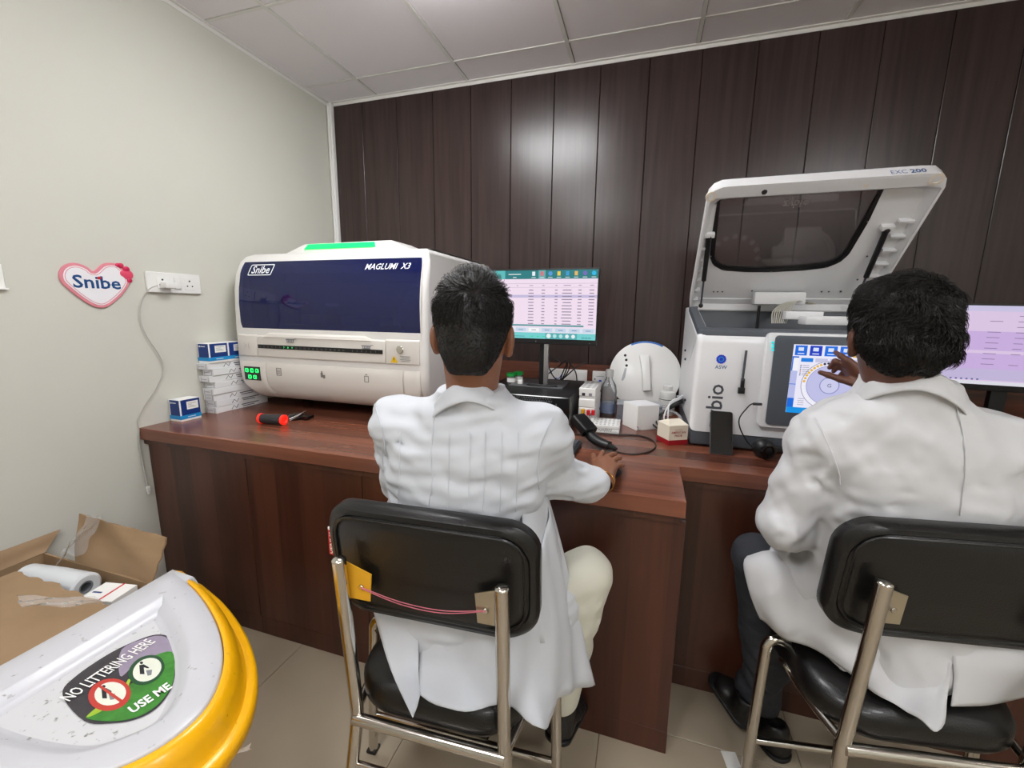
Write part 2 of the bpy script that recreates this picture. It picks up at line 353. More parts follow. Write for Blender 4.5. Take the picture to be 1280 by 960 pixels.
# ================================================================ blue-visor analyser (left)
AX0, AX1, AYF, AYB = -1.925, -.872, 1.62, 2.41
def loft_profile(P, x0, x1, e, skip=None, wf=None, cols=None):
    """side profile P [(y,z)] swept along x with rounded side edges; skip(row,col) leaves holes; wf(z) insets the sides"""
    n = len(P); N = []
    for i in range(n):
        a = Vector(P[i-1]); b = Vector(P[(i+1) % n]); t = (b-a).normalized(); N.append(Vector((t.y, -t.x)))
    ph = [0, 22, 45, 68, 90]; offs = [(e*(1-math.cos(math.radians(p))), e*(1-math.sin(math.radians(p)))) for p in ph]
    inner = cols or []
    V = []; rows = []
    for i in range(n):
        ins = wf(P[i][1]) if wf else 0; row = []
        for dx, dn in offs: row.append((x0+ins+dx, P[i][0]-N[i].x*dn, P[i][1]-N[i].y*dn))
        for c in inner: row.append((c, P[i][0], P[i][1]))
        for dx, dn in offs[::-1]: row.append((x1-ins-dx, P[i][0]-N[i].x*dn, P[i][1]-N[i].y*dn))
        rows.append(row)
    m = len(rows[0]); V = [p for r in rows for p in r]; F = []
    for i in range(n):
        for j in range(m-1):
            if skip and skip(i, j): continue
            a = i*m+j; b = ((i+1) % n)*m+j; F.append((a, b, b+1, a+1))
    F.append(tuple(i*m for i in range(n))); F.append(tuple(i*m+m-1 for i in range(n-1, -1, -1)))
    return V, F
def arc(cy, cz, r, a0, a1, n=6): return [(cy+r*math.cos(math.radians(a0+(a1-a0)*i/n)), cz+r*math.sin(math.radians(a0+(a1-a0)*i/n))) for i in range(n+1)]
AB = .893; AT = 1.622
# profile goes: bottom back -> bottom front -> up the front -> top -> back  (outward normal on the right of travel)
vis0, vis1 = 1.262, 1.575
front = [(1.588, 1.02), (1.583, 1.08), (1.583, 1.20), (1.584, vis0), (1.587, 1.35), (1.595, 1.45), (1.610, 1.52), (1.632, vis1)]
prof = [(AYB-.02, AB), (1.80, AB)]+[(1.70, AB+.012), (1.64, AB+.05)]+front+[(1.656, 1.604), (1.69, 1.618), (1.73, AT), (AYB-.05, AT)]+arc(AYB-.04, AT-.04, .04, 80, 0, 4)+[(AYB, AB+.03)]
prof = prof[::-1]
def awf(z):
    if z < 1.05: return .07*(1-math.sqrt(max(0, 1-((1.05-z)/(1.05-AB+.002))**2)))
    if z > 1.52: return .055*(1-math.sqrt(max(0, 1-((z-1.52)/.106)**2)))
    return 0
VX0, VX1 = AX0+.034, AX1-.034
i0 = [i for i, p in enumerate(prof) if abs(p[1]-vis1) < 1e-6 and p[0] < 1.7][0]; i1 = [i for i, p in enumerate(prof) if abs(p[1]-vis0) < 1e-6][0]
an = thing('immunoassay_analyser', 'large white benchtop analyser with navy blue visor and green light bar on top', 'analyser', ((AX0+AX1)/2, 2.0, ZT))
mat('an_white', (228, 226, 223), .34, coat=.25); mat('an_panel', (221, 216, 209), .36); mat('an_in', (150, 152, 158), .5)
obj('housing', loft_profile(prof, AX0, AX1, .022, lambda i, j: i0 <= i < i1 and j == 5, awf, [VX0+.03, VX1-.012]), 'an_white', an, True, 50)
# the inside seen through the visor
cy = 1.95
cav = join(([(VX0, 1.66, vis0-.02), (VX1, 1.66, vis0-.02), (VX1, cy, vis0-.02), (VX0, cy, vis0-.02)], [(0, 1, 2, 3)]),
           ([(VX0, cy, vis0-.02), (VX1, cy, vis0-.02), (VX1, cy, 1.59), (VX0, cy, 1.59)], [(0, 1, 2, 3)]),
           ([(VX0, 1.66, vis0-.02), (VX0, cy, vis0-.02), (VX0, cy, 1.59), (VX0, 1.66, 1.59)], [(0, 1, 2, 3)]),
           ([(VX1, 1.66, vis0-.02), (VX1, 1.66, 1.59), (VX1, cy, 1.59), (VX1, cy, vis0-.02)], [(0, 1, 2, 3)]))
inn = obj('inner_bay', cav, 'an_in', an)
obj('deck', box(VX0+.02, VX1-.02, 1.70, 1.90, vis0-.018, vis0+.015, .004), 'an_in', inn)
for x, w, h in ((-1.80, .1, .10), (-1.62, .06, .05), (-1.3, .22, .045), (-1.05, .08, .09), (-.95, .07, .06)):
    obj('module', box(x-w/2, x+w/2, 1.72, 1.84, vis0+.015, vis0+.015+h, .008), 'an_white', inn)
obj('gantry', box(VX0+.02, VX1-.02, 1.86, 1.9, 1.49, 1.54, .004), 'dark_grey', inn)
# visor sheet
m = bpy.data.materials.new('visor_blue'); m.use_nodes = True; nt = m.node_tree; nt.nodes.clear()
o_ = nt.nodes.new('ShaderNodeOutputMaterial'); tr = nt.nodes.new('ShaderNodeBsdfTransparent'); tr.inputs[0].default_value = (.012, .03, .16, 1)
df = nt.nodes.new('ShaderNodeBsdfDiffuse'); df.inputs[0].default_value = lin((15, 28, 92)); gl = nt.nodes.new('ShaderNodeBsdfGlossy'); gl.inputs['Roughness'].default_value = .03
fr = nt.nodes.new('ShaderNodeFresnel'); fr.inputs[0].default_value = 1.6
m1 = nt.nodes.new('ShaderNodeMixShader'); m1.inputs[0].default_value = .6; nt.links.new(tr.outputs[0], m1.inputs[1]); nt.links.new(df.outputs[0], m1.inputs[2])
m2 = nt.nodes.new('ShaderNodeMixShader'); nt.links.new(fr.outputs[0], m2.inputs[0]); nt.links.new(m1.outputs[0], m2.inputs[1]); nt.links.new(gl.outputs[0], m2.inputs[2]); nt.links.new(m2.outputs[0], o_.inputs[0]); MATS['visor_blue'] = m
vp = [(1.586, vis0-.030), (1.582, 1.29), (1.582, 1.38), (1.590, 1.45), (1.605, 1.52), (1.615, 1.545), (1.628, 1.574)]
vp = [(v.x, v.y) for v in (Vector((a, b)) for a, b in vp)]
def visr(u, v):
    k = v*(len(vp)-1); i = min(int(k), len(vp)-2); t = k-i; y = vp[i][0]*(1-t)+vp[i+1][0]*t; z = vp[i][1]*(1-t)+vp[i+1][1]*t
    ins = awf(z)*1.25; c = max(0, (z-1.53)/.07)
    lo = max(0, 1-(z-(vis0-.03))/.06)
    return (VX0+.014+ins+.025*lo*lo + u*(VX1-VX0-.002-2*ins-.025*lo*lo), y, z)
vz = obj('visor', grid(visr, 30, 25), 'visor_blue', an, True, 60, 'navy blue tinted visor')
for u in (1,): obj('visor_edge', tube([Vector(visr(u, k/14))+Vector((0, -.001, 0)) for k in range(15)], .003, 6), 'an_white' if u else 'navy', vz)
# raised bump with green light bar
bz = AT-.004
def bump(u, v):
    x = -1.63+u*.60; t = v
    return None
pts = [(-1.72, 0), (-1.625, .052), (-1.14, .054), (-1.01, 0)]
obj('light_hood', bevel(([(x, 1.715, bz) for x, h in pts]+[(x, 1.73+h*.5, bz+h) for x, h in pts[1:3]]+[(x, 2.0, bz) for x, h in pts]+[(x, 1.95, bz+h) for x, h in pts[1:3]],
    [(0, 3, 5, 4), (9, 6, 10, 11)[::1] if 0 else (6, 10, 11, 9), (0, 4, 10, 6), (3, 9, 11, 5), (4, 5, 11, 10), (0, 6, 9, 3)]), .012, 3), 'an_white', an)
mat('green_led', (20, 240, 110), .4, emit=(10, 235, 95), es=1.1)
hood_n = Vector((0, -.052, .027)).normalized()
def hood(x, s, off=.0012): return Vector((x, 1.716+s*.026, bz+s*.053))+hood_n*off
g = ([hood(-1.60, .42), hood(-1.20, .42), hood(-1.21, .84), hood(-1.585, .84)], [(0, 1, 2, 3)])
obj('light_bar', (g[0]+[Vector(p)-hood_n*.004 for p in g[0]], [(0, 1, 2, 3), (0, 4, 5, 1), (1, 5, 6, 2), (2, 6, 7, 3), (3, 7, 4, 0)]), 'green_led', an, True, 0, 'glowing green light bar')
# front fascia: upper ledge with slot row
yf = 1.572
def fascia(name, x0, x1, z0, z1, y0=yf, y1=1.63, b=.004, mt='an_panel', p=an): return obj(name, box(x0, x1, y0, y1, z0, z1, b, 2), mt, p)
def A(x, y, Y=yf): return onY(x, y, Y)
L0, L1 = AX0+.026, AX1-.03
zl0, zl1 = 1.128, 1.222
# ledge roofs slope back up to the visor
def ledge(name, x0, x1, ztop, zbot, p=an):
    pr_ = [(yf, zbot), (1.63, zbot), (1.63, ztop+.03), (1.612, ztop+.028), (yf+.004, ztop)]
    g = ([(x0, y, z) for y, z in pr_]+[(x1, y, z) for y, z in pr_], [(0, 1, 2, 3, 4), (9, 8, 7, 6, 5)]+[(i, i+5, (i+1) % 5+5, (i+1) % 5) for i in range(5)])
    return obj(name, bevel(g, .003, 2), 'an_panel', p)
ledge('side_panel', L0, L0+.118, zl1+.004, zl0)
mid = ledge('slot_panel', L0+.121, AX1-.195, zl1, zl0)
rp = ledge('lock_panel', AX1-.192, L1, zl1+.004, zl0)
# raised middle of the ledge
x0, x1 = L0+.19, AX1-.30
obj('raised_lip', bevel(([(x0-.03, yf-.001, zl1-.002), (x1+.04, yf-.001, zl1-.002), (x1, yf-.001, zl1+.013), (x0, yf-.001, zl1+.013), (x0-.03, 1.612, zl1+.02), (x1+.04, 1.612, zl1+.02), (x1, 1.612, zl1+.036), (x0, 1.612, zl1+.036)],
    [(0, 1, 2, 3), (5, 4, 7, 6), (3, 2, 6, 7), (0, 3, 7, 4), (1, 5, 6, 2), (0, 4, 5, 1)]), .002, 1), 'an_panel', mid)
sx0, sx1, sz = L0+.128, AX1-.207, 1.176
obj('slot_strip', box(sx0, sx1, yf-.0015, yf+.004, sz-.009, sz+.009), 'black_pl', mid)
NS = 29
mat('slot_dim', (120, 122, 120), .5); mat('led_green', (40, 255, 120), .4, emit=(30, 255, 110), es=1.3)
for i in range(NS):
    x = sx0+(sx1-sx0)*(i+.6)/NS
    if i in (21, 28): continue
    obj('slot_number', xf(up(text(str(i+1 if i < 21 else i-20), .012, .0004)), (x, yf-.0016, sz-.0045)), 'led_green' if i in (6, 7, 8) else 'slot_dim', mid)
def rack_icon(x, z, p): 
    g = join(xf(cbox(.05, .001, .004), (x, yf-.0006, z+.012)), xf(cbox(.04, .001, .003), (x, yf-.0006, z)), *[xf(cbox(.003, .001, .012), (x-.018+.009*k, yf-.0006, z)) for k in range(5)], xf(cbox(.012, .001, .0025), (x+.03, yf-.0006, z+.016)))
    obj('icon', g, 'grey_print', p)
rack_icon(-1.575, 1.20, mid); rack_icon(-1.16, 1.186, mid)
obj('nfc_mark', join(*[xf(up(text(c, .034, .0005)), (L0+.058+dx, yf-.0005, 1.168)) for c, dx in ((')', -.012), ('(', .012))], xf(cbox(.003, .001, .014), (L0+.058, yf-.0006, 1.172))), mat('pale_mark', (185, 182, 178), .6), an)
lk = obj('lock', xf(up(prism(circ(.017, 24), 0, .006, .002, 1)), (AX1-.115, yf-.006, 1.19)), 'chrome', rp)
obj('keyhole', xf(up(prism(circ(.008, 16), 0, .002)), (AX1-.115, yf-.008, 1.19)), 'ink', lk)
obj('warning_triangle', up(prism([(AX1-.168, 1.133), (AX1-.132, 1.133), (AX1-.15, 1.163)], -yf, -yf+.0007))if 0 else ([(AX1-.168, yf-.0008, 1.133), (AX1-.132, yf-.0008, 1.133), (AX1-.15, yf-.0008, 1.164)], [(0, 1, 2)]), mat('warn', (235, 190, 20), .5), rp)
obj('warning_mark', xf(up(text('!', .024, .0005, .02)), (AX1-.15, yf-.0012, 1.138)), 'ink', rp)
obj('warning_text', join(*[xf(cbox(.05-.01*(k % 2), .0006, .0022), (AX1-.095, yf-.0005, 1.160-.007*k)) for k in range(4)]), 'grey_print', rp)
# groove shadow line and lower door, curving under
fascia('recess', L0+.01, L1, 1.098, 1.128, 1.60, 1.64, .002)
obj('recess_end', box(L0+.035, L0+.037, 1.597, 1.6, 1.10, 1.126), 'grey_print', an)
lowp = [(yf, 1.098), (yf-.001, 1.04), (yf+.006, .99), (yf+.03, .945), (yf+.075, .913), (1.72, .90)]
lowp = [(v.x, v.y) for v in (Vector((a, b)) for a, b in lowp)]
lowc = [tuple(v)[:2] for v in catmull([(a, b, 0) for a, b in lowp], 4)]
def lower(name, x0, x1, curveL=0, curveR=0):
    n = len(lowc)-1
    def fn(u, v):
        k = v*n; i = min(int(k), n-1); t = k-i; y = lowc[i][0]*(1-t)+lowc[i+1][0]*t; z = lowc[i][1]*(1-t)+lowc[i+1][1]*t
        q = max(0, (1.03-z)/.13)
        a = x0+curveL*q**2; b = x1-curveR*q**2
        e = .006*((1-min(1, u*8))**2+(1-min(1, (1-u)*8))**2)+.004*max(0, 1-v*n/1.5)
        return (a+u*(b-a), y+e, z)
    g = grid(fn, 17, n+1); bk = [(x, y+.05, z) for x, y, z in g[0]]
    nv = n+1; F = list(g[1]); o = len(g[0]); 
    rim = [i for i in range(17)]+[j*17+16 for j in range(1, nv)]+[(nv-1)*17+i for i in range(15, -1, -1)]+[j*17 for j in range(nv-2, 0, -1)]
    V = list(g[0])+[(V_[0], V_[1]+.04, V_[2]+.004) for V_ in (g[0][i] for i in rim)]
    for k in range(len(rim)): F.append((rim[k], rim[(k+1) % len(rim)], o+(k+1) % len(rim), o+k)[::-1])
    return obj(name, (V, F), 'an_panel', an, True, 40)
lower('display_panel', L0, L0+.155, .085, -.03); ldr = lower('lower_door', L0+.159, AX1-.115, .03); lower('corner_panel', AX1-.112, L1, 0, .05)
dp = obj('display', box(L0+.028, L0+.128, yf-.0025, yf+.003, 1.008, 1.075, .001, 1), 'black_gl', an)
for k, (dx, dz) in enumerate(((.018, .048), (.05, .048), (.082, .048), (.034, .016), (.066, .016))):
    obj('green_icon', xf(up(prism(rrect(.02, .019, .004, 2), 0, .001)), (L0+.028+dx, yf-.003, 1.008+dz)), 'led_green', dp)
    obj('icon_hole', xf(up(prism(rrect(.009, .008, .002, 2), 0, .001)), (L0+.028+dx+(.002 if k % 2 else -.001), yf-.0036, 1.008+dz)), 'black_pl', dp)
for x, kind in ((-1.655, 0), (-1.40, 1), (-1.165, 2)):
    z = 1.04
    if kind == 0: g = join(*[xf(cbox(w, .001, h), (x+dx, yf-.0025, z+dz)) for w, h, dx, dz in ((.028, .0025, 0, 0), (.028, .0025, 0, .034), (.0025, .036, -.013, 0), (.0025, .036, .013, 0), (.018, .002, 0, .010), (.018, .002, 0, .017), (.018, .002, 0, .024))])
    elif kind == 1: g = join(*[xf(cbox(w, .001, h), (x+dx, yf-.0025, z+dz)) for w, h, dx, dz in ((.012, .022, -.006, .006), (.012, .016, .006, .002), (.006, .006, -.006, .029))])
    else: g = join(*[xf(cbox(w, .001, h), (x+dx, yf-.0025, z+dz)) for w, h, dx, dz in ((.022, .0025, 0, -.002), (.022, .0025, 0, .024), (.0025, .028, -.01, -.002), (.0025, .028, .01, -.002), (.01, .0035, 0, .031))])
    obj('icon', g, mat('icon_grey', (120, 116, 112), .6), ldr)
for x in (AX0+.16, AX1-.16):
    for y in (1.85, 2.3): obj('foot', xf(lathe([(.028, 0), (.03, .008), (.024, .045)], 16), (x, y, ZT)), 'black_pl', an)
# lettering on the visor
mat('print_white', (240, 242, 246), .5, emit=(240, 242, 246), es=.12)
def on_vis(g, x, z, sc=1):
    out = []
    for px_, py_, pz_ in g[0]:
        zz = z+py_*sc; k = 0
        while k < len(vp)-2 and vp[k+1][1] < zz: k += 1
        t = (zz-vp[k][1])/(vp[k+1][1]-vp[k][1]); out.append((x+px_*sc, vp[k][0]*(1-t)+vp[k+1][0]*t-.0022, zz))
    return out, g[1]
obj('lettering', on_vis(text('MAGLUMI  X3', .036, 0, .008, .3), -1.065, 1.527), 'print_white', vz)
fr_ = rrect(.142, .052, .006, 2); fi = rrect(.133, .044, .004, 2); n_ = len(fr_)
ring = ([(x+.25*y, y, 0) for x, y in fr_]+[(x+.25*y, y, 0) for x, y in fi], [(i, (i+1) % n_, n_+(i+1) % n_, n_+i) for i in range(n_)])
obj('logo_frame', on_vis(ring, -1.752, 1.535), 'print_white', vz)
obj('lettering', on_vis(text('Snibe', .05, 0, .014, .25), -1.755, 1.519), 'print_white', vz)

# ================================================================ cartons beside it
def carton(x, y, z, w, d, h, rz, kind, label, group=None):
    t = thing('reagent_box', label, 'box', (x, y, z), rz, group)
    L = lambda n, g, m, s=0: obj(n, g, m, t, False, s)
    if kind == 'blue':
        L('carton', cbox(w, d, h, .0012, 1), 'white_paper')
        e = .0006
        for f, nm in ((0, 'print'),):
            L('blue_print', join(box(-w/2+.006, w/2-.0015, -d/2-e, -d/2, .02, h-.002), box(w/2, w/2+e, -d/2+.006, d/2-.002, .02, h-.002), box(-w/2-e, -w/2, -d/2+.006, d/2-.002, .02, h-.002)), 'navy')
            L('cyan_band', join(box(-w/2-e, w/2+e, -d/2-e*2, -d/2, .010, .027), box(w/2, w/2+e*2, -d/2-e, d/2, .010, .027), box(-w/2-e*2, -w/2, -d/2-e, d/2, .010, .027)), 'sky_blue')
        L('white_label', box(w/2+e, w/2+e*2, -d/2+.03, d/2-.01, h*.52, h-.012), 'white_paper')
        L('fine_print', join(*[box(w/2+e*2, w/2+e*2.5, -d/2+.036, d/2-.02-.008*(k % 3), h*.6+.006*k, h*.6+.006*k+.0016) for k in range(4)]), 'grey_print')
        L('band_print', box(w/2+e*2, w/2+e*2.6, -.015, .02, .0165, .019), 'white_paper')
        L('mark', xf(up(prism(circ(.004, 8), 0, .0006)), (-w/2+.016, -d/2-e, h-.014)), 'white_paper')
        L('fine_print', box(-w/2+.022, w/2-.02, -d/2-e*1.8, -d/2, h-.016, h-.0125), 'white_paper')
    else:
        L('carton', cbox(w, d, h, .001, 1), 'card')
        L('end_flap', join(box(-w/2+.002, w/2-.002, -d/2-.001, -d/2, .0015, h-.0015)), mat('card2', (214, 214, 218), .6))
        for fx_ in (-w/2+.01, w/2-.012): L('fold_line', box(fx_, fx_+.0015, -d/2-.0016, -d/2, .002, h-.002), 'grey_print')
        L('fine_print', join(box(-.02, .012, -d/2-.0016, -d/2-.001, h*.45, h*.53)), 'grey_print')
        if kind == 'marked':
            x1 = w/2+.0006
            zig = [(-.02, h*.2), (-.008, h*.75), (.004, h*.25), (.014, h*.8)]
            yy = lambda a: -d/2+.10+a*1.1
            L('emblem', tube([(x1, yy(a), b) for a, b in zig], .0014, 4), 'ink')
            L('fine_print', join(box(w/2, x1, yy(.03), yy(.03)+.10, h*.55, h*.68), box(w/2, x1, yy(.03)+.006, yy(.03)+.075, h*.25, h*.36)), 'ink')
            
SXc, hz = -1.967, .0305
offs = [(0, 0, 0), (.002, .004, .01), (-.002, -.002, -.02), (.003, -.006, .015), (.001, .01, -.01), (-.005, -.012, .012), (.004, .004, 0), (-.011, -.016, .03)]
names = ['lowest', 'second lowest', 'third lowest', 'fourth lowest', 'fifth lowest', 'third from the top', 'second from the top', 'topmost']
for k, (dx, dy, a) in enumerate(offs):
    carton(SXc+dx*.5, 1.60+dy, ZT+hz*k, .068, .29, hz-.001, a*.35, 'plain' if k == 3 else 'marked', 'flat white carton, '+names[k]+' in the stack of eight beside the white analyser', 'stack of flat white cartons')
zt = ZT+hz*8
carton(-1.966, 1.495, zt, .07, .095, .092, 0, 'blue', 'navy and white reagent box on the carton stack, the one nearer the lone navy box', 'navy reagent boxes on the stack')
carton(-1.968, 1.594, zt, .07, .095, .092, -.02, 'blue', 'navy and white reagent box on the carton stack, the one tucked towards the analyser', 'navy reagent boxes on the stack')
carton(-1.968, 1.338, ZT, .066, .09, .098, -.02, 'blue', 'navy and white reagent box standing alone on the worktop by the wall')
# ================================================================ roller gadget with red ends under the analyser
q = onZ(340, 524, ZT+.022)
gd = thing('hand_roller', 'black foam roller with two glowing red ring ends lying on the worktop', 'roller', (q.x, q.y, ZT), .1)
L = lambda n, g, m, s=35: obj(n, g, m, gd, False, s)
rot = lambda g, x: xf(g, (x*.72, 0, .0225), (0, PI/2, 0))
mat('foam', (52, 50, 52), .8, bump=.4, nscale=260); mat('red_ring', (240, 50, 35), .35, emit=(255, 40, 25), es=.5)
L('foam_grip', rot(lathe([(.018, -.054), (.0205, -.05), (.0205, .05), (.018, .054)], 20), 0), 'foam')
for x in (-.086, .072):
    L('ring_end', rot(lathe([(.013, 0), (.022, .002), (.0225, .012), (.013, .014), (.010, .008)], 20), x), 'red_ring')
L('wire', tube([(.088, 0, .02), (.105, .03, .035), (.10, .07, .04), (.085, .10, .028)], .0018, 6, smooth=5), 'silver')
L('wire', tube([(.088, 0, .028), (.115, .035, .045), (.112, .075, .048), (.09, .10, .032)], .0018, 6, smooth=5), 'silver')
L('black_hub', join(xf(lathe([(.034, 0), (.036, .012), (.028, .024), (.012, .028)], 20), (.04, .10, 0)), xf(cbox(.1, .05, .018, .006), (.06, .11, 0))), 'black_gl')
L('strap', box(-.09, -.01, .03, .12, 0, .012, .004), 'foam')

# ================================================================ left wall: heart sign, socket, charger
HY, HZ = 1.105, 1.436
_hp = [(355,185),(420,132),(480,118),(545,130),(610,190),(640,250),(640,295),(600,360),(540,420),(475,466),(415,480),(340,460),(250,405),(150,325),(95,270),(78,215),(92,165),(130,132),(190,118),(250,128),(310,155)]
_hw = [onX(60+x/6.4, 310+y/6.4, XL) for x, y in _hp]
_hw = [Vector((p.y-HY, p.z-HZ, 0)) for p in _hw]
_hc = [(v.x, v.y) for v in catmull(_hw, 4, True)][::-1]
if sum(_hc[i][0]*_hc[(i+1) % len(_hc)][1]-_hc[(i+1) % len(_hc)][0]*_hc[i][1] for i in range(len(_hc))) < 0: _hc = _hc[::-1]
def heart(sc):
    k = (1-sc)*.105; out = []; n = len(_hc)
    for i in range(n):
        a = Vector(_hc[i-1]); b = Vector(_hc[(i+1) % n]); t = (b-a).normalized(); out.append((_hc[i][0]-t.y*k, _hc[i][1]+t.x*k))
    return out
def onwall(g, y=HY, z=HZ, off=0): return [(XL+off+c, y+a, z+b) for a, b, c in g[0]], g[1]
hs = thing('heart_sign', 'pink-edged white heart plaque reading Snibe on the cream wall', 'sign', (XL, HY, HZ))
obj('plaque', onwall(prism(heart(1), 0, .008, .002, 1)), mat('pink', (222, 138, 150), .4), hs)
obj('face', onwall(prism(heart(.9), .0075, .0092)), mat('heart_white', (238, 236, 240), .3), hs)
n_ = len(_hc); a_ = heart(.865); b_ = heart(.845)
obj('inner_line', onwall(([(x, y, .0096) for x, y in a_]+[(x, y, .0096) for x, y in b_], [(i, (i+1) % n_, n_+(i+1) % n_, n_+i) for i in range(n_)])), 'pink', hs)
_t = text('Snibe', .067, .0098, .018); _x0 = min(v[0] for v in _t[0]); _x1 = max(v[0] for v in _t[0])
_a = onX(89.7, 359, XL); _b = onX(149.8, 362.5, XL); _k = (_b.y-_a.y)/(_x1-_x0); _zk = .066/.067*.98
lt = obj('lettering', [(XL+z, _a.y+(x-_x0)*_k, _a.z+y*_zk) for x, y, z in _t[0]] and ([(XL+z, _a.y+(x-_x0)*_k, _a.z+y*_zk) for x, y, z in _t[0]], _t[1]), mat('snibe_blue', (18, 72, 128), .4), hs)
obj('red_dot', onwall(xf(lathe([(.0055, 0), (.0055, .003), (.002, .004)], 12), (.0, 0, .0095)), *((onX(121.5, 347.5, XL).y, onX(121.5, 347.5, XL).z))), 'red', hs)
for fx_, fy_, r, c in ((545, 137, .008, 'rose'), (568, 140, .010, 'rose'), (612, 170, .012, 'rose'), (625, 215, .019, 'rose2'), (590, 205, .012, 'rose2'), (640, 260, .009, 'rose')):
    _p = onX(60+fx_/6.4, 310+fy_/6.4, XL); dy, dz = _p.y-HY, _p.z-HZ
    obj('flower', onwall(xf(lathe([(r, 0), (r*.95, .004), (r*.4, .0065)], 12), (dy, dz+.0, .008))), mat('rose', (205, 40, 85), .4) if c == 'rose' else mat('rose2', (222, 75, 105), .4), hs)
sk = thing('wall_socket', 'long white socket plate with two outlets on the cream wall', 'socket', (XL, 1.38, 1.46))
sw = lambda g: [(XL+c, 1.381+a, 1.461+b) for a, b, c in g[0]], 
def skw(g): return [(XL+c, 1.381+a, 1.461+b) for a, b, c in g[0]], g[1]
obj('plate', skw(prism(rrect(.226, .086, .004, 3), 0, .012, .002, 1)), 'white_pl', sk)
for cx_ in (-.052, .062):
    ol = obj('outlet', skw(prism(rrect(.048, .052, .002, 2, cx_), .010, .0135, .001, 1)), 'white_pl', sk)
    obj('pin_hole', skw(join(*[prism(circ(r, 10, cx_+dx, dy), .0135, .0139) for dx, dy, r in ((0, .012, .0042), (-.011, -.010, .0035), (.011, -.010, .0035))])), 'ink', ol)
for cx_ in (.008,): obj('rocker', skw(prism(rrect(.026, .05, .002, 2, cx_), .010, .017, .002, 1)), 'white_pl', sk)
ch = thing('phone_charger', 'white plug-in charger with grey cable hanging down the wall to the worktop', 'charger', (XL+.014, 1.336, 1.45))
obj('plug', [(x, y, z) for x, y, z in bevel(box(XL+.0145, XL+.052, 1.315, 1.362, 1.437, 1.462), .005, 2)[0]] and bevel(box(XL+.0145, XL+.052, 1.315, 1.362, 1.437, 1.462), .005, 2), 'white_pl', ch)
cpts = [onX(x, y, XL+o) for x, y, o in ((197, 357, .04), (186, 362, .035), (177, 378, .014), (175, 400, .008), (184, 422, .008), (197, 441, .008), (203, 455, .008), (202, 470, .008), (192, 490, .008), (180, 508, .008), (174, 525, .007), (174, 538, .006))]
cpts = [Vector((max(p.x, XL+.006), min(p.y, 1.1655) if p.z < .89 else p.y, p.z)) for p in cpts]
cpts += [Vector((XL+.008, 1.158, .80)), Vector((XL+.009, 1.16, .70)), Vector((XL+.01, 1.164, .60))]
obj('cable', tube(cpts, .0022, 8, smooth=6), mat('cable_grey', (178, 176, 172), .5), ch)
obj('cable_plug', join(xf(cbox(.009, .014, .024, .003), (XL+.0105, 1.165, .574)), xf(cbox(.005, .009, .012), (XL+.0105, 1.165, .562))), 'white_pl', ch)
wc = one('wall_card', join(box(0, .004, -.12, .008, -.05, .03, .001, 1), box(.004, .012, -.03, .012, -.052, -.046, .001, 1)), 'white_paper', 'white card fixed to the cream wall left of the heart sign'.replace(' left of', ' next to'), 'card', (XL+.0005, .845, 1.46))
# ================================================================ right analyser with raised lid
EX0, EX1, EYF = .186, .872, 1.70
ex = thing('chemistry_analyser', 'white and grey benchtop analyser with its windowed lid raised and a touch screen', 'analyser', ((EX0+EX1)/2, 1.98, ZT))
mat('ex_white', (226, 226, 228), .35, coat=.2); mat('ex_grey', (78, 83, 90), .4); mat('ex_dark', (52, 56, 62), .45)
tz = lambda y: 1.288+(y-EYF)*(1.385-1.288)/(2.17-EYF)
pe = [(2.30, .915), (2.30, 1.385), (2.17, 1.385), (2.13, tz(2.13)), (EYF+.045, tz(EYF+.045)), (EYF+.012, tz(EYF)-.001), (EYF+.003, tz(EYF)-.01), (EYF, 1.25), (EYF, .94), (EYF, .915)]
obj('housing', loft_profile(pe, EX0, EX1, .022, lambda i, j: i == 3 and j == 5, None, [EX0+.04, EX1-.04]), 'ex_white', ex, True, 45)
obj('base_skirt', box(EX0+.006, EX1-.006, EYF+.006, 2.29, ZT+.004, .915, .012, 3), 'ex_grey', ex)
# dark rim round the well
def rimp(x, y, dz): return (x, y, tz(y)+dz)
ro = rrect(EX1-EX0-.004, .462, .03, 4, (EX0+EX1)/2, EYF+.235); ri = rrect(EX1-EX0-.066, .40, .02, 4, (EX0+EX1)/2, EYF+.237); n_ = len(ro)
V = [rimp(x, y, -.012) for x, y in ro]+[rimp(x, y, .012) for x, y in ro]+[rimp(x, y, .012) for x, y in ri]+[rimp(x, y, -.16) for x, y in ri]
F = [(k*n_+i, k*n_+(i+1) % n_, (k+1)*n_+(i+1) % n_, (k+1)*n_+i) for k in range(3) for i in range(n_)]+[tuple(3*n_+i for i in range(n_))]
rim = obj('well_rim', bevel((V, F), .003, 2, 50), 'ex_grey', ex, True, 40, 'dark grey rim and well')
# things in the well
def disc(cx, cy, r, zz, n):
    g = [xf(lathe([(r, 0), (r, .012), (r*.96, .016), (.02, .016)], 40), (cx, cy, zz))]
    d = obj('reagent_disc', g[0], mat('disc_brown', (150, 120, 110), .4), rim)
    for k in range(n):
        a = 2*PI*k/n
        obj('bottle_cap', xf(lathe([(.011, 0), (.011, .012), (.006, .013)], 12), (cx+(r-.02)*math.cos(a), cy+(r-.02)*math.sin(a), zz+.016)), 'card', d)
disc(EX0+.2, 1.93, .125, 1.20, 16)
obj('sample_disc', xf(lathe([(.12, 0), (.12, .02), (.1, .022), (.098, .012), (.03, .012), (.03, .03), (.004, .03)], 40), (EX0+.5, 1.92, 1.2)), 'card', rim)
def Eb(px0, py0, px1, py1, Y, d, b=.006): 
    a = onY(px0, py0, Y); c = onY(px1, py1, Y); return box(a.x, c.x, Y, Y+d, c.z, a.z, b)
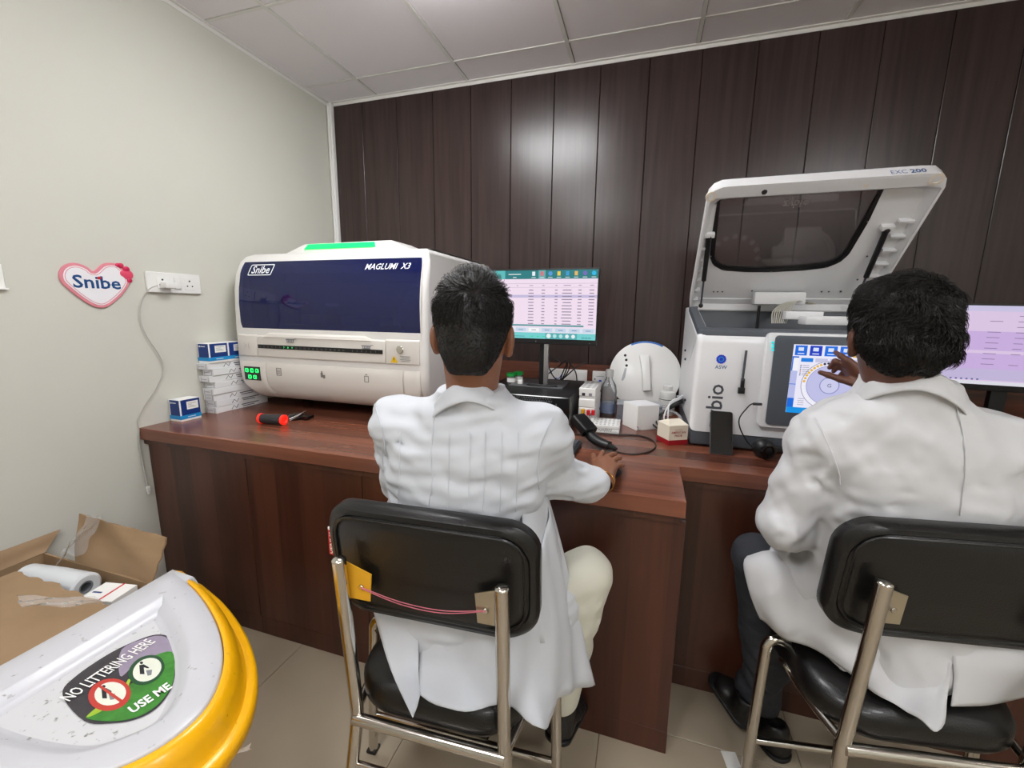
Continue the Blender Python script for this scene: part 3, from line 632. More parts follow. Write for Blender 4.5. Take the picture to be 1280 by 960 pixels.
gh = obj('probe_arm', Eb(944, 365, 1007, 381, 2.02, .06, .008), 'ex_white', ex)
a = onY(950, 382, 2.04); b = onY(952, 405, 2.04)
obj('post', tube([(a.x, 2.05, a.z), (a.x, 2.05, 1.2)], .006, 8), 'black_pl', gh)
obj('probe_block', Eb(983, 389, 1029, 400, 1.9, .05, .004), 'ex_white', ex)
obj('cover', Eb(1008, 395, 1062, 407, 1.82, .09, .006), 'ex_white', ex)
for k in range(9):
    p = [onY(965+k*2.2, 404, 1.95), onY(966+k*3, 390-k*.6, 1.97), onY(976+k*2.5, 381-k*.5, 2.0), onY(990+k*2, 377, 2.03), onY(1010+k*1.2, 380, 2.05)]
    obj('tubing', tube(p, .0022, 6, smooth=5), mat('tubing', (196, 192, 180), .3), gh)
# left flank hinge dots
for py in (438, 449, 500): obj('flank_bolt', xf(ball(.006, 10, 6), onX(857, py, EX0-.001)), 'ink', ex)
# lid
HG = Vector((0, 2.165, 1.402)); LV = Vector((0, -.39, .405)).normalized(); LN = Vector((0, -LV.z, LV.y)); LN = LN if LN.y < 0 else -LN
LN = Vector((0, -LV.z, LV.y)); 
if LN.y > 0: LN = -LN
def lidM(u, v, w): return Vector((EX0+u, 0, 0))+Vector((0, HG.y, HG.z))+LV*v+LN*w
def onlid(x, y, w=0):
    d = _ray(x, y); o0 = Vector((0, 0, CAMZ)); p0 = lidM(0, 0, w); t = (p0-o0).dot(LN)/d.dot(LN); p = o0+d*t
    return (p.x-EX0, (p-p0).dot(LV))
lid = obj('lid', ([], []), 'ex_white', ex) if 0 else None
LW, LH = EX1-EX0+.0, .592
def lidg(g): return [tuple(lidM(x, y, z)) for x, y, z in g[0]], g[1]
win = [(901, 250), (896, 295), (893, 322), (896, 331), (906, 336.5), (935, 338.5), (965, 338.5), (1005, 336.5), (1034, 333), (1047, 328), (1056, 320), (1080, 279), (1104, 235.5), (1000, 243)]
wl = [onlid(x, y, .03) for x, y in win]
def grow(P, k):
    c = Vector((sum(p[0] for p in P)/len(P), sum(p[1] for p in P)/len(P))); n = len(P); out = []
    ar = sum(P[i][0]*P[(i+1) % n][1]-P[(i+1) % n][0]*P[i][1] for i in range(n)); s = 1 if ar > 0 else -1
    for i in range(n):
        a = Vector(P[i-1]); b = Vector(P[(i+1) % n]); t = (b-a).normalized(); out.append((P[i][0]+s*t.y*k, P[i][1]-s*t.x*k))
    return out
wb_ = grow(wl, .017)
# shell: outer skin with a window hole, rim walls, inner tray
outer = rrect(LW, LH, [.05, .05, .03, .03], 6, LW/2, LH/2)
def bridge(A, B, za, zb):
    """ring between outline A and B (matched by angle round the centre)"""
    c = Vector((LW*.45, LH*.55)); N = 96
    def samp(P):
        out = []
        for k in range(N):
            a = 2*PI*k/N; d = Vector((math.cos(a), math.sin(a))); best = None
            for i in range(len(P)):
                p = Vector(P[i])-c; q = Vector(P[(i+1) % len(P)])-c; e = q-p; den = d.x*e.y-d.y*e.x
                if abs(den) < 1e-9: continue
                t = (p.x*e.y-p.y*e.x)/den; s = (p.x*d.y-p.y*d.x)/den
                if t > 0 and -1e-6 <= s <= 1+1e-6: best = t if best is None else max(best, t)
            out.append(c+d*best)
        return out
    a = samp(A); b = samp(B)
    return [(p.x, p.y, za) for p in a]+[(p.x, p.y, zb) for p in b], [(i, (i+1) % N, N+(i+1) % N, N+i) for i in range(N)]
inner = rrect(LW-.016, LH-.016, [.045, .045, .025, .025], 6, LW/2, LH/2)
tray = rrect(LW-.05, LH-.09, [.035, .035, .03, .03], 6, LW/2, LH/2-.018)
front_lip = rrect(LW-.016, LH-.05, [.012, .012, .02, .02], 6, LW/2, LH/2-.02)
shell = join(bridge(wb_, outer, 0, 0), bridge(outer, outer, 0, .048), bridge(outer, inner, .048, .048), bridge(inner, front_lip, .048, .044), bridge(front_lip, tray, .044, .018), bridge(tray, wb_, .018, .016), bridge(wb_, wb_, .016, 0))
lid = obj('lid', lidg(shell), 'ex_white', ex, True, 40, 'raised white lid with a smoked window')
fr_ = bridge(wb_, wl, .018, .020)
obj('window_seal', lidg(join(fr_, bridge(wl, wl, .020, .004), bridge(wb_, wb_, .010, .018))), 'black_pl', lid)
for p in (wb_[0], wb_[2], wb_[4], wb_[6], wb_[8], wb_[11]):
    q = Vector(p)*.985+Vector((LW*.45, LH*.6))*.015
    obj('seal_screw', lidg(xf(lathe([(.003, 0), (.003, .0012), (.001, .0016)], 8), (q.x, q.y, .0195))), 'silver', lid)
glass('smoked', (.62, .56, .55), .05, .02, 1.5)
obj('window_glass', lidg(prism(wl, .006, .010)), 'smoked', lid)
# mirrored print on the outside of the glass
u, v = onlid(981, 246, .006); u2, _v = onlid(1014, 244, .006)
g = text('zybio', 1, 0, .012, 0, 'LEFT'); x0_ = min(p[0] for p in g[0]); k = (u2-u)/(max(p[0] for p in g[0])-x0_)
obj('lettering', lidg(([(u+(p[0]-x0_)*k, v-.012-p[1]*k*1.15, .0112) for p in g[0]], g[1])), mat('glass_print', (150, 142, 142), .5), lid)
# bumpers, hole, ribs, struts, hinge strip
for x, y in ((889, 246), (1171, 224)):
    u, v = onlid(x, y, .046); bo = obj('bumper', lidg(xf(lathe([(.019, 0), (.019, .006), (.012, .007), (.011, .004)], 20), (u, v, .042))), mat('bumper', (225, 215, 200), .5), lid)
u, v = onlid(955.5, 240, .046); obj('latch_hole', lidg(xf(lathe([(.009, 0), (.009, .003), (.002, .0031)], 14), (u, v, .0445))), 'ink', lid)
u, v = onlid(1083, 231.5, .046); obj('rub_mark', lidg(xf(lathe([(.008, 0), (.008, .0015), (.002, .0016)], 12), (u, v, .0445))), 'bumper', lid)
for k in range(7):
    obj('rib', lidg(box(.012, .034, .05+k*.055, .058+k*.055, .016, .040)), 'ex_white', lid)
    obj('rib', lidg(box(LW-.06, LW-.018, .05+k*.06, .057+k*.06, .012, .036)), 'ex_white', lid)
for (a, b, c) in (((886, 297), (880, 350), (876, 382)), ((1108, 288), (1084, 347), (1068, 380))):
    pa = lidM(*onlid(*a, .03), .03); pc = onY(*c, 2.08); pb = pa.lerp(pc, .60)
    st = obj('gas_strut', tube([pa, pb], .0095, 12), 'black_pl', lid)
    obj('strut_rod', tube([pb, pc], .004, 8), 'dark_grey', st)
    obj('strut_joint', xf(ball(.012, 12, 8), pa), 'black_pl', st); obj('strut_joint', xf(ball(.010, 12, 8), pc), 'black_pl', st)
    u, v = onlid(*a, .03); obj('strut_bracket', lidg(box(u-.02, u+.02, v, v+.018, .012, .036, .003)), 'ex_white', lid)
obj('hinge_plate', lidg(box(.04, LW-.04, .018, .05, .014, .024, .003)), 'ex_white', lid)
for x, y in ((892, 365), (897, 365), (903, 365), (940, 364), (1027, 365), (1036, 365), (1051, 365), (1072, 350), (1084, 321)):
    u, v = onlid(x, y, .024); obj('lid_screw', lidg(xf(lathe([(.0035, 0), (.0035, .002), (.001, .0024)], 8), (u, v, .021))), 'dark_grey', lid)
# EXC 200 on the lid's front edge (the rim's outer wall, facing forward)
def edge(tx, pa, pb, bold):
    g = text(tx, 1, 0, bold, 0, 'LEFT'); x0 = min(v[0] for v in g[0]); x1 = max(v[0] for v in g[0]); ua = onlid(*pa, .03)[0]; ub = onlid(*pb, .03)[0]; k = (ub-ua)/(x1-x0)
    return [tuple(lidM(ua+(v[0]-x0)*k, LH+.0008, .040-v[1]*.030)) for v in g[0]], g[1]
obj('lettering', edge('EXC', (1113, 217), (1133, 216), 0), mat('exc_blue', (70, 95, 150), .5), lid); obj('lettering', edge('200', (1137, 215.5), (1157, 214.5), .02), 'snibe_blue', lid)
# front: logo, vertical lettering, stylus, screen pod
def E(x, y, off=.0): return onY(x, y, EYF-off)
p = E(901.5, 449)
lg = obj('emblem', xf(up(prism(circ(.0155, 24), 0, .0006)), (p.x, EYF-.0003, p.z)), mat('royal', (30, 40, 190), .4), ex)
for k in range(16):
    a = 2*PI*k/16; obj('emblem_ray', xf(up(prism(circ(.0022, 6), 0, .0006)), (p.x+.0155*math.cos(a), EYF-.0004, p.z+.0155*math.sin(a))), 'royal', lg)
n_ = 20; obj('emblem_ring', xf(up(([(x, y, .0012) for x, y in circ(.0098, n_)]+[(x, y, .0012) for x, y in circ(.0062, n_)], [(i, (i+1) % n_, n_+(i+1) % n_, n_+i) for i in range(n_)])), (p.x, EYF-.0003, p.z)), 'sky_blue', lg)
q = E(901, 461); obj('lettering', xf(up(text('ASW', .0185, .0005, .006)), (q.x, EYF-.0004, q.z)), 'snibe_blue', ex)
# vertical name reading upwards, its start hidden by the phone
g = text('zybio', .1, .0005, .012, 0, 'LEFT'); w_ = max(v[0] for v in g[0])
zt_ = E(905, 481).z; zb_ = E(905, 512).z; wbio = [v[0] for v in text('bio', .1, 0, .012, 0, 'LEFT')[0]]; k = (zt_-zb_)/(max(wbio)-min(wbio))
xb = E(903.5, 495).x
obj('lettering', ([(xb-v[1]*k*1.0, EYF-.0005, zt_-(w_-v[0])*k) for v in g[0]], g[1]), mat('dim_ink', (70, 74, 82), .5), ex)
a = E(933, 438, .01); b = E(928, 476, .01); c = E(926, 492, .01)
sy = obj('stylus', tube([a, b], .0042, 8), 'dark_grey', ex); 
obj('stylus_holder', box(c.x-.010, c.x+.012, EYF-.014, EYF-.0002, c.z, c.z+.022, .002), 'black_pl', ex); obj('stylus_clip', box(b.x-.004, b.x+.008, EYF-.012, EYF-.0002, c.z+.02, b.z+.008, .002), 'black_pl', ex)
PY = EYF-.028
a = onY(963, 416, PY); b = onY(955, 534, PY)
px0, pz1, pz0 = a.x-.006, a.z, b.z; px1 = px0+.36
pod = obj('screen_pod', xf(up(prism(rrect(px1-px0, pz1-pz0, .016, 4, (px0+px1)/2, (pz0+pz1)/2), 0, .034, .005, 2)), (0, EYF+.006, 0)), 'ex_white', ex)
obj('screen_bezel', xf(up(prism(rrect(px1-px0-.028, pz1-pz0-.02, .012, 4, (px0+px1)/2+.008, (pz0+pz1)/2+.002), 0, .008, .003, 2)), (0, PY, 0)), 'ex_grey', pod)
SY = PY-.0085
s0 = onY(982.5, 430, SY); s1 = onY(981, 515, SY); sw_ = .262; sh = s0.z-s1.z; sx = s1.x+.002; szb = s1.z
def emit(name, c, e=.9): return mat(name, (4, 4, 5), .25, emit=c, es=e)
sc_ = obj('screen', box(sx, sx+sw_, SY-.0005, SY+.004, szb, szb+sh), emit('ui_bg', (238, 236, 252), .95), pod, True, 0, 'lit touch screen with a round carousel diagram')
def ui(nm, x0, y0, x1, y1, c, lv=1, par=None, e=.9): # fractions of the screen, y down
    return obj(nm, ([(sx+x0*sw_, SY-.0006-.0004*lv, szb+(1-y1)*sh), (sx+x1*sw_, SY-.0006-.0004*lv, szb+(1-y1)*sh), (sx+x1*sw_, SY-.0006-.0004*lv, szb+(1-y0)*sh), (sx+x0*sw_, SY-.0006-.0004*lv, szb+(1-y0)*sh)], [(0, 1, 2, 3)]), emit('ui_%02x%02x%02x' % c, c, e), par or sc_, True, 0)
ui('status_bar', 0, .915, 1, 1, (20, 150, 235)); ui('side_strip', 0, .17, .075, .915, (30, 110, 225)); ui('side_tab', .015, .19, .075, .38, (250, 250, 255), 2); ui('side_tab', 0, .38, .075, .57, (190, 196, 240), 2); ui('side_tab', 0, .58, .075, .78, (190, 196, 240), 2)
for k, c in enumerate(((25, 110, 230), (20, 60, 200), (25, 115, 235), (25, 110, 230))):
    bt = ui('menu_button', .02+k*.165, .012, .155+k*.165, .155, c, 2)
    ui('button_icon', .055+k*.165, .04, .115+k*.165, .09, (225, 235, 255), 3, bt); ui('button_text', .05+k*.165, .12, .125+k*.165, .134, (220, 230, 255), 3, bt)
ui('alarm_button', .66, .1, .9, .16, (235, 185, 60), 2)
for k in range(4): ui('tab', .1+k*.16, .19, .235+k*.16, .245, (25, 130, 230) if k == 0 else (205, 205, 235), 2)
ccx, ccz = sx+.45*sw_, szb+.43*sh
def uid(nm, r0, r1, c, lv, e=.9):
    n = 48; return obj(nm, ([(ccx+r1*math.cos(2*PI*i/n), SY-.0006-.0004*lv, ccz+r1*math.sin(2*PI*i/n)) for i in range(n)]+[(ccx+r0*math.cos(2*PI*i/n), SY-.0006-.0004*lv, ccz+r0*math.sin(2*PI*i/n)) for i in range(n)], [(i, (i+1) % n, n+(i+1) % n, n+i) for i in range(n)]), emit('ui_%02x%02x%02x' % c, c, e), sc_, True, 0)
uid('carousel_ring', .082, .0835, (110, 110, 150), 2); uid('carousel', .0, .066, (200, 200, 240), 2); uid('carousel_edge', .066, .0675, (130, 130, 190), 3); uid('carousel_hub', 0, .026, (212, 212, 246), 3); uid('hub_edge', .026, .029, (150, 152, 205), 4)
for k in range(44):
    a = 2*PI*k/44; x = ccx+.0755*math.cos(a); z = ccz+.0755*math.sin(a); d = math.degrees(a)
    c = (240, 190, 60) if (112 < d < 178 or 25 < d < 48) else ((60, 62, 90) if (60 < d <= 112 or 310 < d < 335) else (250, 250, 255))
    obj('cup_mark', xf(up(prism(circ(.0042, 10), 0, .0002)), (x, SY-.0016, z)), emit('ui_%02x%02x%02x' % c, c), sc_, True, 0)
obj('hub_icon', xf(up(text('G', .018, 0)), (ccx, SY-.0024, ccz-.006)), emit('ui_505070', (80, 80, 112)), sc_, True, 0)
for k in range(6): 
    ui('legend_dot', .10, .29+k*.028, .113, .305+k*.028, ((40, 40, 60), (40, 40, 160), (60, 60, 70), (170, 60, 90), (90, 40, 90), (40, 60, 140))[k], 2); ui('legend_text', .125, .293+k*.028, .2, .301+k*.028, (150, 150, 170), 2)
for k in range(4): ui('legend_text', .12, .78+k*.03, .19, .787+k*.03, (150, 150, 170), 2)
for k in range(4): p = onY(966, 428+k*3.2, PY-.008); obj('status_led', box(p.x-.004, p.x+.004, PY-.0095, PY-.0075, p.z-.0028, p.z+.0028), emit('led_cyan', (40, 230, 235), 1), pod, True, 0)

# ================================================================ phone leaning on it
q0 = onZ(889, 568, ZT+.001); q1 = onZ(914, 570, ZT+.001)
ph = thing('smartphone', 'black smartphone leaning upright against the white analyser', 'phone', ((q0.x+q1.x)/2, q0.y+.005, ZT), 0)
R_ = Matrix.Rotation(math.radians(-27), 4, 'X')
pg = lambda g: mxf(g, R_)
obj('body', pg(up(prism(rrect(.076, .163, .008, 4, 0, .083), -.008, 0, .0015, 2))), mat('phone_edge', (46, 42, 44), .35), ph, False)
obj('display', pg(up(prism(rrect(.071, .157, .007, 4, 0, .083), 0, .0006))), 'black_gl', ph, False)
# ================================================================ black wired puck with its cable
q = onZ(955, 574, ZT)
pk = thing('wired_mouse_puck'.replace('wired_mouse_puck', 'barcode_reader'), 'small black wired reader lying below the touch screen', 'reader', (q.x, q.y+.02, ZT), .3)
obj('body', xf(ball(.037, 20, 12, (1, 1.0, .95)), (0, 0, .0352)), 'black_pl', pk, False); obj('front_ring', xf(lathe([(.026, 0), (.028, .008), (.020, .012), (.018, .006)], 20), (-.004, -.028, .035), (PI/2, 0, 0)), 'black_gl', pk, False)
obj('grip', tube([(.03, .0, .03), (.06, .005, .026), (.085, .01, .02)], [.018, .012], 10), 'black_pl', pk, False)
pb = onY(951, 505, SY+.005); pts = [pb+Vector((-.004, -.004, 0)), pb+Vector((-.03, -.01, 0)), onY(933, 511, 1.66), onY(924, 524, 1.655), onY(927, 540, 1.65), onY(940, 558, 1.64), Vector((q.x-.01, q.y+.02, ZT+.06))]
obj('cable', tube(pts, .0024, 8, smooth=6), 'black_pl', pk); obj('usb_plug', tube([pb+Vector((.002, -.004, 0)), pb+Vector((-.026, -.008, 0))], .005, 8), 'black_pl', pk)

# ================================================================ screens
def monitor(cx, cy, z0, w, h, rz, roll, name_label, stand_z, col_bg):
    t = thing('monitor', name_label, 'monitor', (cx, cy, stand_z), rz)
    R = Matrix.Rotation(roll, 4, 'Y')
    g = lambda q: mxf(q, R)
    zc = z0-stand_z
    obj('case', g(xf(up(prism(rrect(w, h, .004, 3, 0, zc+h/2), 0, .022, .003, 2)), (0, .022, 0))), 'black_pl', t, False)
    obj('back_bulge', g(box(-w*.3, w*.3, .02, .05, zc+h*.2, zc+h*.75, .012)), 'black_pl', t, False)
    s = obj('screen', g(box(-w/2+.006, w/2-.006, -.001, .003, zc+.024, zc+h-.007)), emit('scr_'+t.name, col_bg, .92), t, False, 0, 'lit screen showing a table')
    W_, H_ = w-.012, h-.031
    def u(nm, x0, y0, x1, y1, c, lv=1, par=None, e=.9):
        X = lambda f: -w/2+.006+f*W_; Z = lambda f: zc+.024+(1-f)*H_; yy = -.001-.0003*lv
        return obj(nm, g(([(X(x0), yy, Z(y1)), (X(x1), yy, Z(y1)), (X(x1), yy, Z(y0)), (X(x0), yy, Z(y0))], [(0, 1, 2, 3)])), emit('ui_%02x%02x%02x' % c, c, e), par or s, False, 0)
    def circle(nm, x, y, r, c, lv=2):
        return obj(nm, g(xf(up(prism(circ(r, 16), 0, .0002)), (-w/2+.006+x*W_, -.001-.0003*lv, zc+.024+(1-y)*H_))), emit('ui_%02x%02x%02x' % c, c), s, False, 0)
    def word(tx, x, y, size, c, lv=3, bold=0):
        return obj('lettering', g(xf(up(text(tx, size, .0001, bold)), (-w/2+.006+x*W_, -.001-.0003*lv, zc+.024+(1-y)*H_))), emit('ui_%02x%02x%02x' % c, c), s, False, 0)
    return t, u, circle, word, g, zc
a = onY(600, 343, 1.88); b = onY(750, 335, 1.88); c = onY(748, 432, 1.88)
CPUZ = 1.003
mw = b.x-a.x; mh = b.z-c.z+.004
mo, u, circle, word, g, zc = monitor((a.x+b.x)/2, 1.88, c.z-.002, mw, mh, 0, 0, 'thin black monitor showing a pink results table with a teal header', CPUZ, (248, 228, 246))
u('header', 0, 0, 1, .125, (45, 130, 135)); u('header_tab', 0, 0, .22, .125, (95, 195, 195), 2); u('user_name', .06, .045, .13, .085, (60, 130, 190), 3); u('title', .25, .05, .36, .062, (235, 245, 245), 3); u('title', .29, .095, .32, .105, (235, 245, 245), 3)
for k, cc in enumerate(((240, 250, 255), (225, 120, 130), (90, 160, 225), (240, 215, 90), (70, 160, 220), (235, 190, 110), (120, 110, 190), (50, 190, 235))):
    x = .47+k*.071
    if k == 1: u('active_tab', x-.03, 0, x+.03, .125, (110, 175, 180), 2)
    if k in (2, 6, 7): circle('menu_icon', x, .05, .0095, cc, 3)
    else: u('menu_icon', x-.013, .02, x+.013, .08, cc, 3)
    u('menu_text', x-.018, .1, x+.018, .108, (235, 245, 245), 3)
u('rule', 0, .19, 1, .193, (150, 140, 160)); u('rule', 0, .245, 1, .248, (170, 160, 180)); u('selected_row', 0, .355, 1, .395, (205, 195, 230))
cols = ((.06, .03), (.21, .025), (.33, .02), (.45, .05), (.555, .03), (.665, .025), (.755, .09), (.86, .035), (.955, .045))
for cx_, cw in cols: u('column_title', cx_-cw/3, .215, cx_+cw/3, .224, (150, 140, 165), 2)
for r in range(12):
    y = .28+r*.0445
    for j, (cx_, cw) in enumerate(cols):
        if j == 2 or (j == 1 and r > 6): continue
        e_ = random.uniform(.75, 1.05); u('cell_text', cx_-cw/2*e_, y, cx_+cw/2*e_, y+.013, (150, 138, 160), 2)
u('scroll_bar', 0, .79, .9, .815, (95, 160, 165)); u('button_bar', 0, .835, 1, .905, (232, 236, 250))
for k in range(8): bb = u('tool_button', .09+k*.115, .842, .18+k*.115, .895, (255, 255, 255) if k == 3 else (205, 222, 242), 2); u('tool_text', .115+k*.115, .865, .155+k*.115, .874, (110, 130, 170), 3)
u('footer', 0, .91, 1, 1, (120, 215, 215)); u('footer_curve', .58, .91, .85, 1, (90, 180, 185), 2)
for k in range(5): circle('play_button', .61+k*.052, .955, .0105 if k == 0 else .0085, (240, 250, 250) if k % 3 == 0 or k == 4 else (190, 235, 235), 3)
word('00:00:00', .925, .985, .012, (60, 110, 120)); u('footer_text', .28, .965, .4, .973, (70, 140, 145), 2)
for k in range(3): u('state_dot', .455+k*.05, .958, .478+k*.05, .975, (70, 220, 170), 2)
obj('brand_ring', g(xf(up(prism(circ(.003, 10), 0, .0005)), (0, -.001, zc+.012))), 'grey_pl', mo, False)
obj('power_led', g(xf(up(prism(circ(.0016, 8), 0, .0005)), (mw/2-.03, -.001, zc+.010))), 'silver', mo, False)
st = onY(680, 460, 1.92); sxm = st.x-mo.location.x
obj('stand_post', box(sxm-.022, sxm+.0, .03, .055, .005, zc+.12, .002), 'black_pl', mo, False); obj('stand_post_face', box(sxm, sxm+.02, .03, .052, .005, zc+.12, .002), 'silver', mo, False)
f0 = onZ(637, 481, CPUZ+.004); f1 = onZ(703, 486, CPUZ+.004); f2 = onZ(711, 477, CPUZ+.004)
obj('stand_base', box(f0.x-.0, f1.x, f1.y, min(f2.y, f1.y+.2), CPUZ, CPUZ+.008, .003), mat('base_silver', (125, 126, 130), .35, metal=.7), mo)
# second monitor, cut by the frame
a = onY(1168, 381, 2.1); c = onY(1180, 486, 2.1)
mo2, u, circle, word, g, zc = monitor(a.x+.27, 2.1, c.z, .56, a.z-c.z+.004, -.03, .012, 'wide monitor with a pale lilac page standing beyond the second person', ZT, (222, 200, 232))
u('title_bar', 0, 0, 1, .07, (206, 200, 232)); u('band', 0, .32, .95, .56, (205, 178, 228)); u('band', 0, .6, .95, .80, (205, 178, 228)); u('task_bar', 0, .955, 1, 1, (226, 226, 236)); u('lower_pane', 0, .80, 1, .94, (198, 186, 222))
for r in range(10):
    for cx_, cw in ((.36, .07), (.5, .05), (.62, .04)): 
        if random.random() < .8: u('cell_text', cx_-cw/2, .12+r*.068, cx_+cw/2, .128+r*.068, (140, 120, 160), 2)
for r in range(5): u('value_bar', .6, .355+r*.088, .9, .375+r*.088, (95, 110, 190), 2)
for k in range(7): u('task_icon', .14+k*.03, .925, .152+k*.03, .945, (90, 100, 160), 2)
obj('stand_post', box(-.025, .025, .03, .055, 0, zc+.1, .002), 'black_pl', mo2, False); obj('stand_base', box(-.12, .12, -.06, .12, 0, .012, .004), 'black_pl', mo2, False)

# ================================================================ computer under the monitor and what stands round it
q = onZ(712, 538, ZT); cpx1 = -.281; cpy = 1.735
pc = thing('desktop_computer', 'black desktop computer case lying flat beneath the thin black monitor', 'computer', (cpx1-.21, cpy+.22, ZT))
obj('case', box(cpx1-.42, cpx1, cpy, cpy+.44, ZT+.004, CPUZ, .004), 'black_pl', pc)
obj('front_bezel', box(cpx1-.42, cpx1, cpy-.022, cpy-.0005, ZT+.004, CPUZ+.001, .008, 3), 'black_gl', pc)
gv = []
mat('vent', (95, 97, 102), .5)
for r in range(4):
    for k in range(34):
        x = cpx1-.41+k*.0105+(r % 2)*.005
        if x < cpx1-.075: gv.append(box(x, x+.005, cpy-.0227, cpy-.0222, CPUZ-.012-r*.010, CPUZ-.007-r*.010))
vo = obj('vent_grille', join(*gv), 'vent', pc); vo['kind'] = 'stuff'
obj('drive_slot', box(cpx1-.058, cpx1-.055, cpy-.0228, cpy-.022, ZT+.085, ZT+.12), 'grey_pl', pc); obj('side_slot', box(cpx1, cpx1+.0008, cpy+.02, cpy+.024, ZT+.04, ZT+.12), 'grey_pl', pc)
for x in (-.39, -.03):
    for y in (.03, .4): obj('foot', xf(cbox(.03, .03, .006), (cpx1+x, cpy+y, ZT)), 'black_pl', pc)
glass('clear_pl', (.95, .96, .97), .24, .05, 1.3)
q = onZ(639, 479, CPUZ)
jr = thing('sample_jar', 'small clear jar with green screw cap on the black computer', 'jar', (q.x, min(q.y, 2.1), CPUZ))
obj('jar', lathe([(.019, 0), (.021, .003), (.021, .034), (.019, .036)], 20), 'clear_pl', jr, False); obj('label', lathe([(.0213, .008), (.0213, .028)], 20, False), 'white_paper', jr, False); obj('cap', lathe([(.023, .036), (.0235, .04), (.0235, .05), (.021, .052)], 24), 'green_cap', jr, False)
jr2 = thing('sample_jar', 'small clear jar with green cap just behind another green-capped jar', 'jar', (jr.location.x+.022, jr.location.y+.055, CPUZ))
for ch_ in jr.children: c_ = ch_.copy(); C.objects.link(c_); c_.parent = jr2
q = onZ(650.5, 479.5, CPUZ+.008); one('adapter_cube', cbox(.024, .02, .02, .002), 'white_pl', 'tiny white cube on the silver monitor foot', 'cube', (q.x, max(q.y, f1.y+.02), CPUZ+.0082))
q = onZ(673, 486, CPUZ+.008); one('pen', join(xf(lathe([(.001, -.075), (.0045, -.068), (.0045, .07), (.003, .075)], 10), (0, 0, .0046), (0, PI/2, 0)), xf(cbox(.04, .003, .002), (.045, 0, .009))), 'black_pl', 'black pen on the front edge of the silver monitor foot', 'pen', (q.x, f1.y+.008, CPUZ+.0082), .05)
# sockets on the wooden upstand
def sock(px, w, h, label, kind):
    p = onY(px[0], px[1], YB-.013); z = p.z
    t = thing('wall_socket', label, 'socket', (p.x, YB-.013, z))
    obj('plate', xf(up(prism(rrect(w, h, .003, 2), 0, .012, .002, 1)), (0, 0, 0)), 'white_pl', t, False)
    return t
s1_ = sock((709, 469), .235, .075, 'wide white double socket on the wooden upstand behind black cables', 1)
for x in (-.07, .02, .085): obj('outlet', xf(up(prism(rrect(.048, .05, .003, 2), 0, .004, .001, 1)), (x, -.012, 0)), 'white_pl', s1_, False)
s2_ = sock((750.5, 473), .09, .086, 'small white network socket with a blue plug', 2)
obj('slot', box(-.022, .022, -.0128, -.0118, .012, .0145), 'grey_print', s2_, False)
for x in (-.03, .03): obj('screw', xf(up(prism(circ(.004, 10), 0, .001)), (x, -.0122, -.004)), 'ink', s2_, False)
obj('plug', box(-.006, .008, -.026, -.012, -.026, -.006, .002), mat('plug_blue', (50, 80, 170), .4), s2_, False)
cb = thing('power_cables', 'bundle of black cables hanging in front of the wide socket', 'cables', (-.46, 2.36, ZT+.01))
for P_ in (((683, 450), (690, 468), (700, 476), (708, 462), (709, 452)), ((709, 450), (718, 462), (721, 474), (719, 488)), ((735, 453), (722, 458), (708, 470), (690, 486)), ((682, 470), (695, 460), (709, 451), (712, 460), (700, 480)), ((680, 440), (690, 447), (700, 452))):
    obj('cable', tube([onY(x, y, 2.37-.012*k) for k, (x, y) in enumerate(P_)], .0035, 8, smooth=6), 'black_pl', cb)
obj('cable', tube([onY(688, 462, 2.38), onY(692, 471, 2.37), onY(698, 473, 2.37), onY(702, 468, 2.37)], .0022, 6, smooth=5), 'plug_blue', cb)
obj('cable', tube([(-.46, 2.36, ZT+.005), onY(700, 476, 2.38), onY(709, 452, 2.37)], .0035, 8, smooth=5), 'black_pl', cb)
# tube racks: two stacked, one lying
def rack(loc, w, d, h, label, rz, rows, cols_, holes=True):
    t = thing('tube_rack', label, 'rack', loc, rz, 'white tube racks')
    obj('frame', join(cbox(w, d, h*.42, .002, 1), xf(cbox(w*.94, d*.94, h*.2), (0, 0, h*.4)), xf(cbox(w, d, h*.42, .002, 1), (0, 0, h*.58))), 'white_pl', t, False)
    for r in range(rows):
        for k in range(cols_):
            obj('hole', xf(prism(circ(w/cols_*.32, 12), 0, .0006), ((k+.5)/cols_*w-w/2, (r+.5)/rows*d-d/2, h)), mat('hole', (165, 166, 168), .6), t, False)
    return t
q = onZ(737, 522, ZT); rx, ry = -.222, 1.93
for k, lb in enumerate(('white test tube rack standing under another rack beside the black computer', 'white test tube rack stacked on top of another rack beside the black computer')):
    t = rack((rx, ry, ZT+.088*k), .072, .2, .086, lb, -.02, 6, 3)
    for x in (-.016, .014):
        obj('window', xf(up(prism(rrect(.014, .013, .001, 1), 0, .0008)), (x, -.1, .058)), 'ink' if x < 0 else 'grey_print', t, False)
q0 = onZ(738, 541, ZT+.001); q1 = onZ(771, 543, ZT+.001)
t = rack(((q0.x+q1.x)/2, 1.82, ZT), .122, .125, .034, 'low white tube rack with handwriting lying on the worktop', .02, 5, 7)
_hz = [Vector((-.032+.0042*k+random.uniform(-.001, .001), -.0628, .009+(.0095 if k % 2 else 0)+random.uniform(-.003, .003))) for k in range(16)]
obj('handwriting', tube(_hz, .0009, 4, smooth=3), 'grey_print', t, False)
def vtube(x, y, z, cap, lab):
    t = thing('blood_tube', lab, 'tube', (x, y, z)); obj('glass', lathe([(.003, 0), (.0062, .004), (.0062, .066)], 12), 'clear_pl', t, False); obj('label', lathe([(.0064, .014), (.0064, .05)], 12, False), 'white_paper', t, False); obj('cap', lathe([(.0078, .062), (.008, .066), (.008, .082), (.006, .084)], 14), cap, t, False)
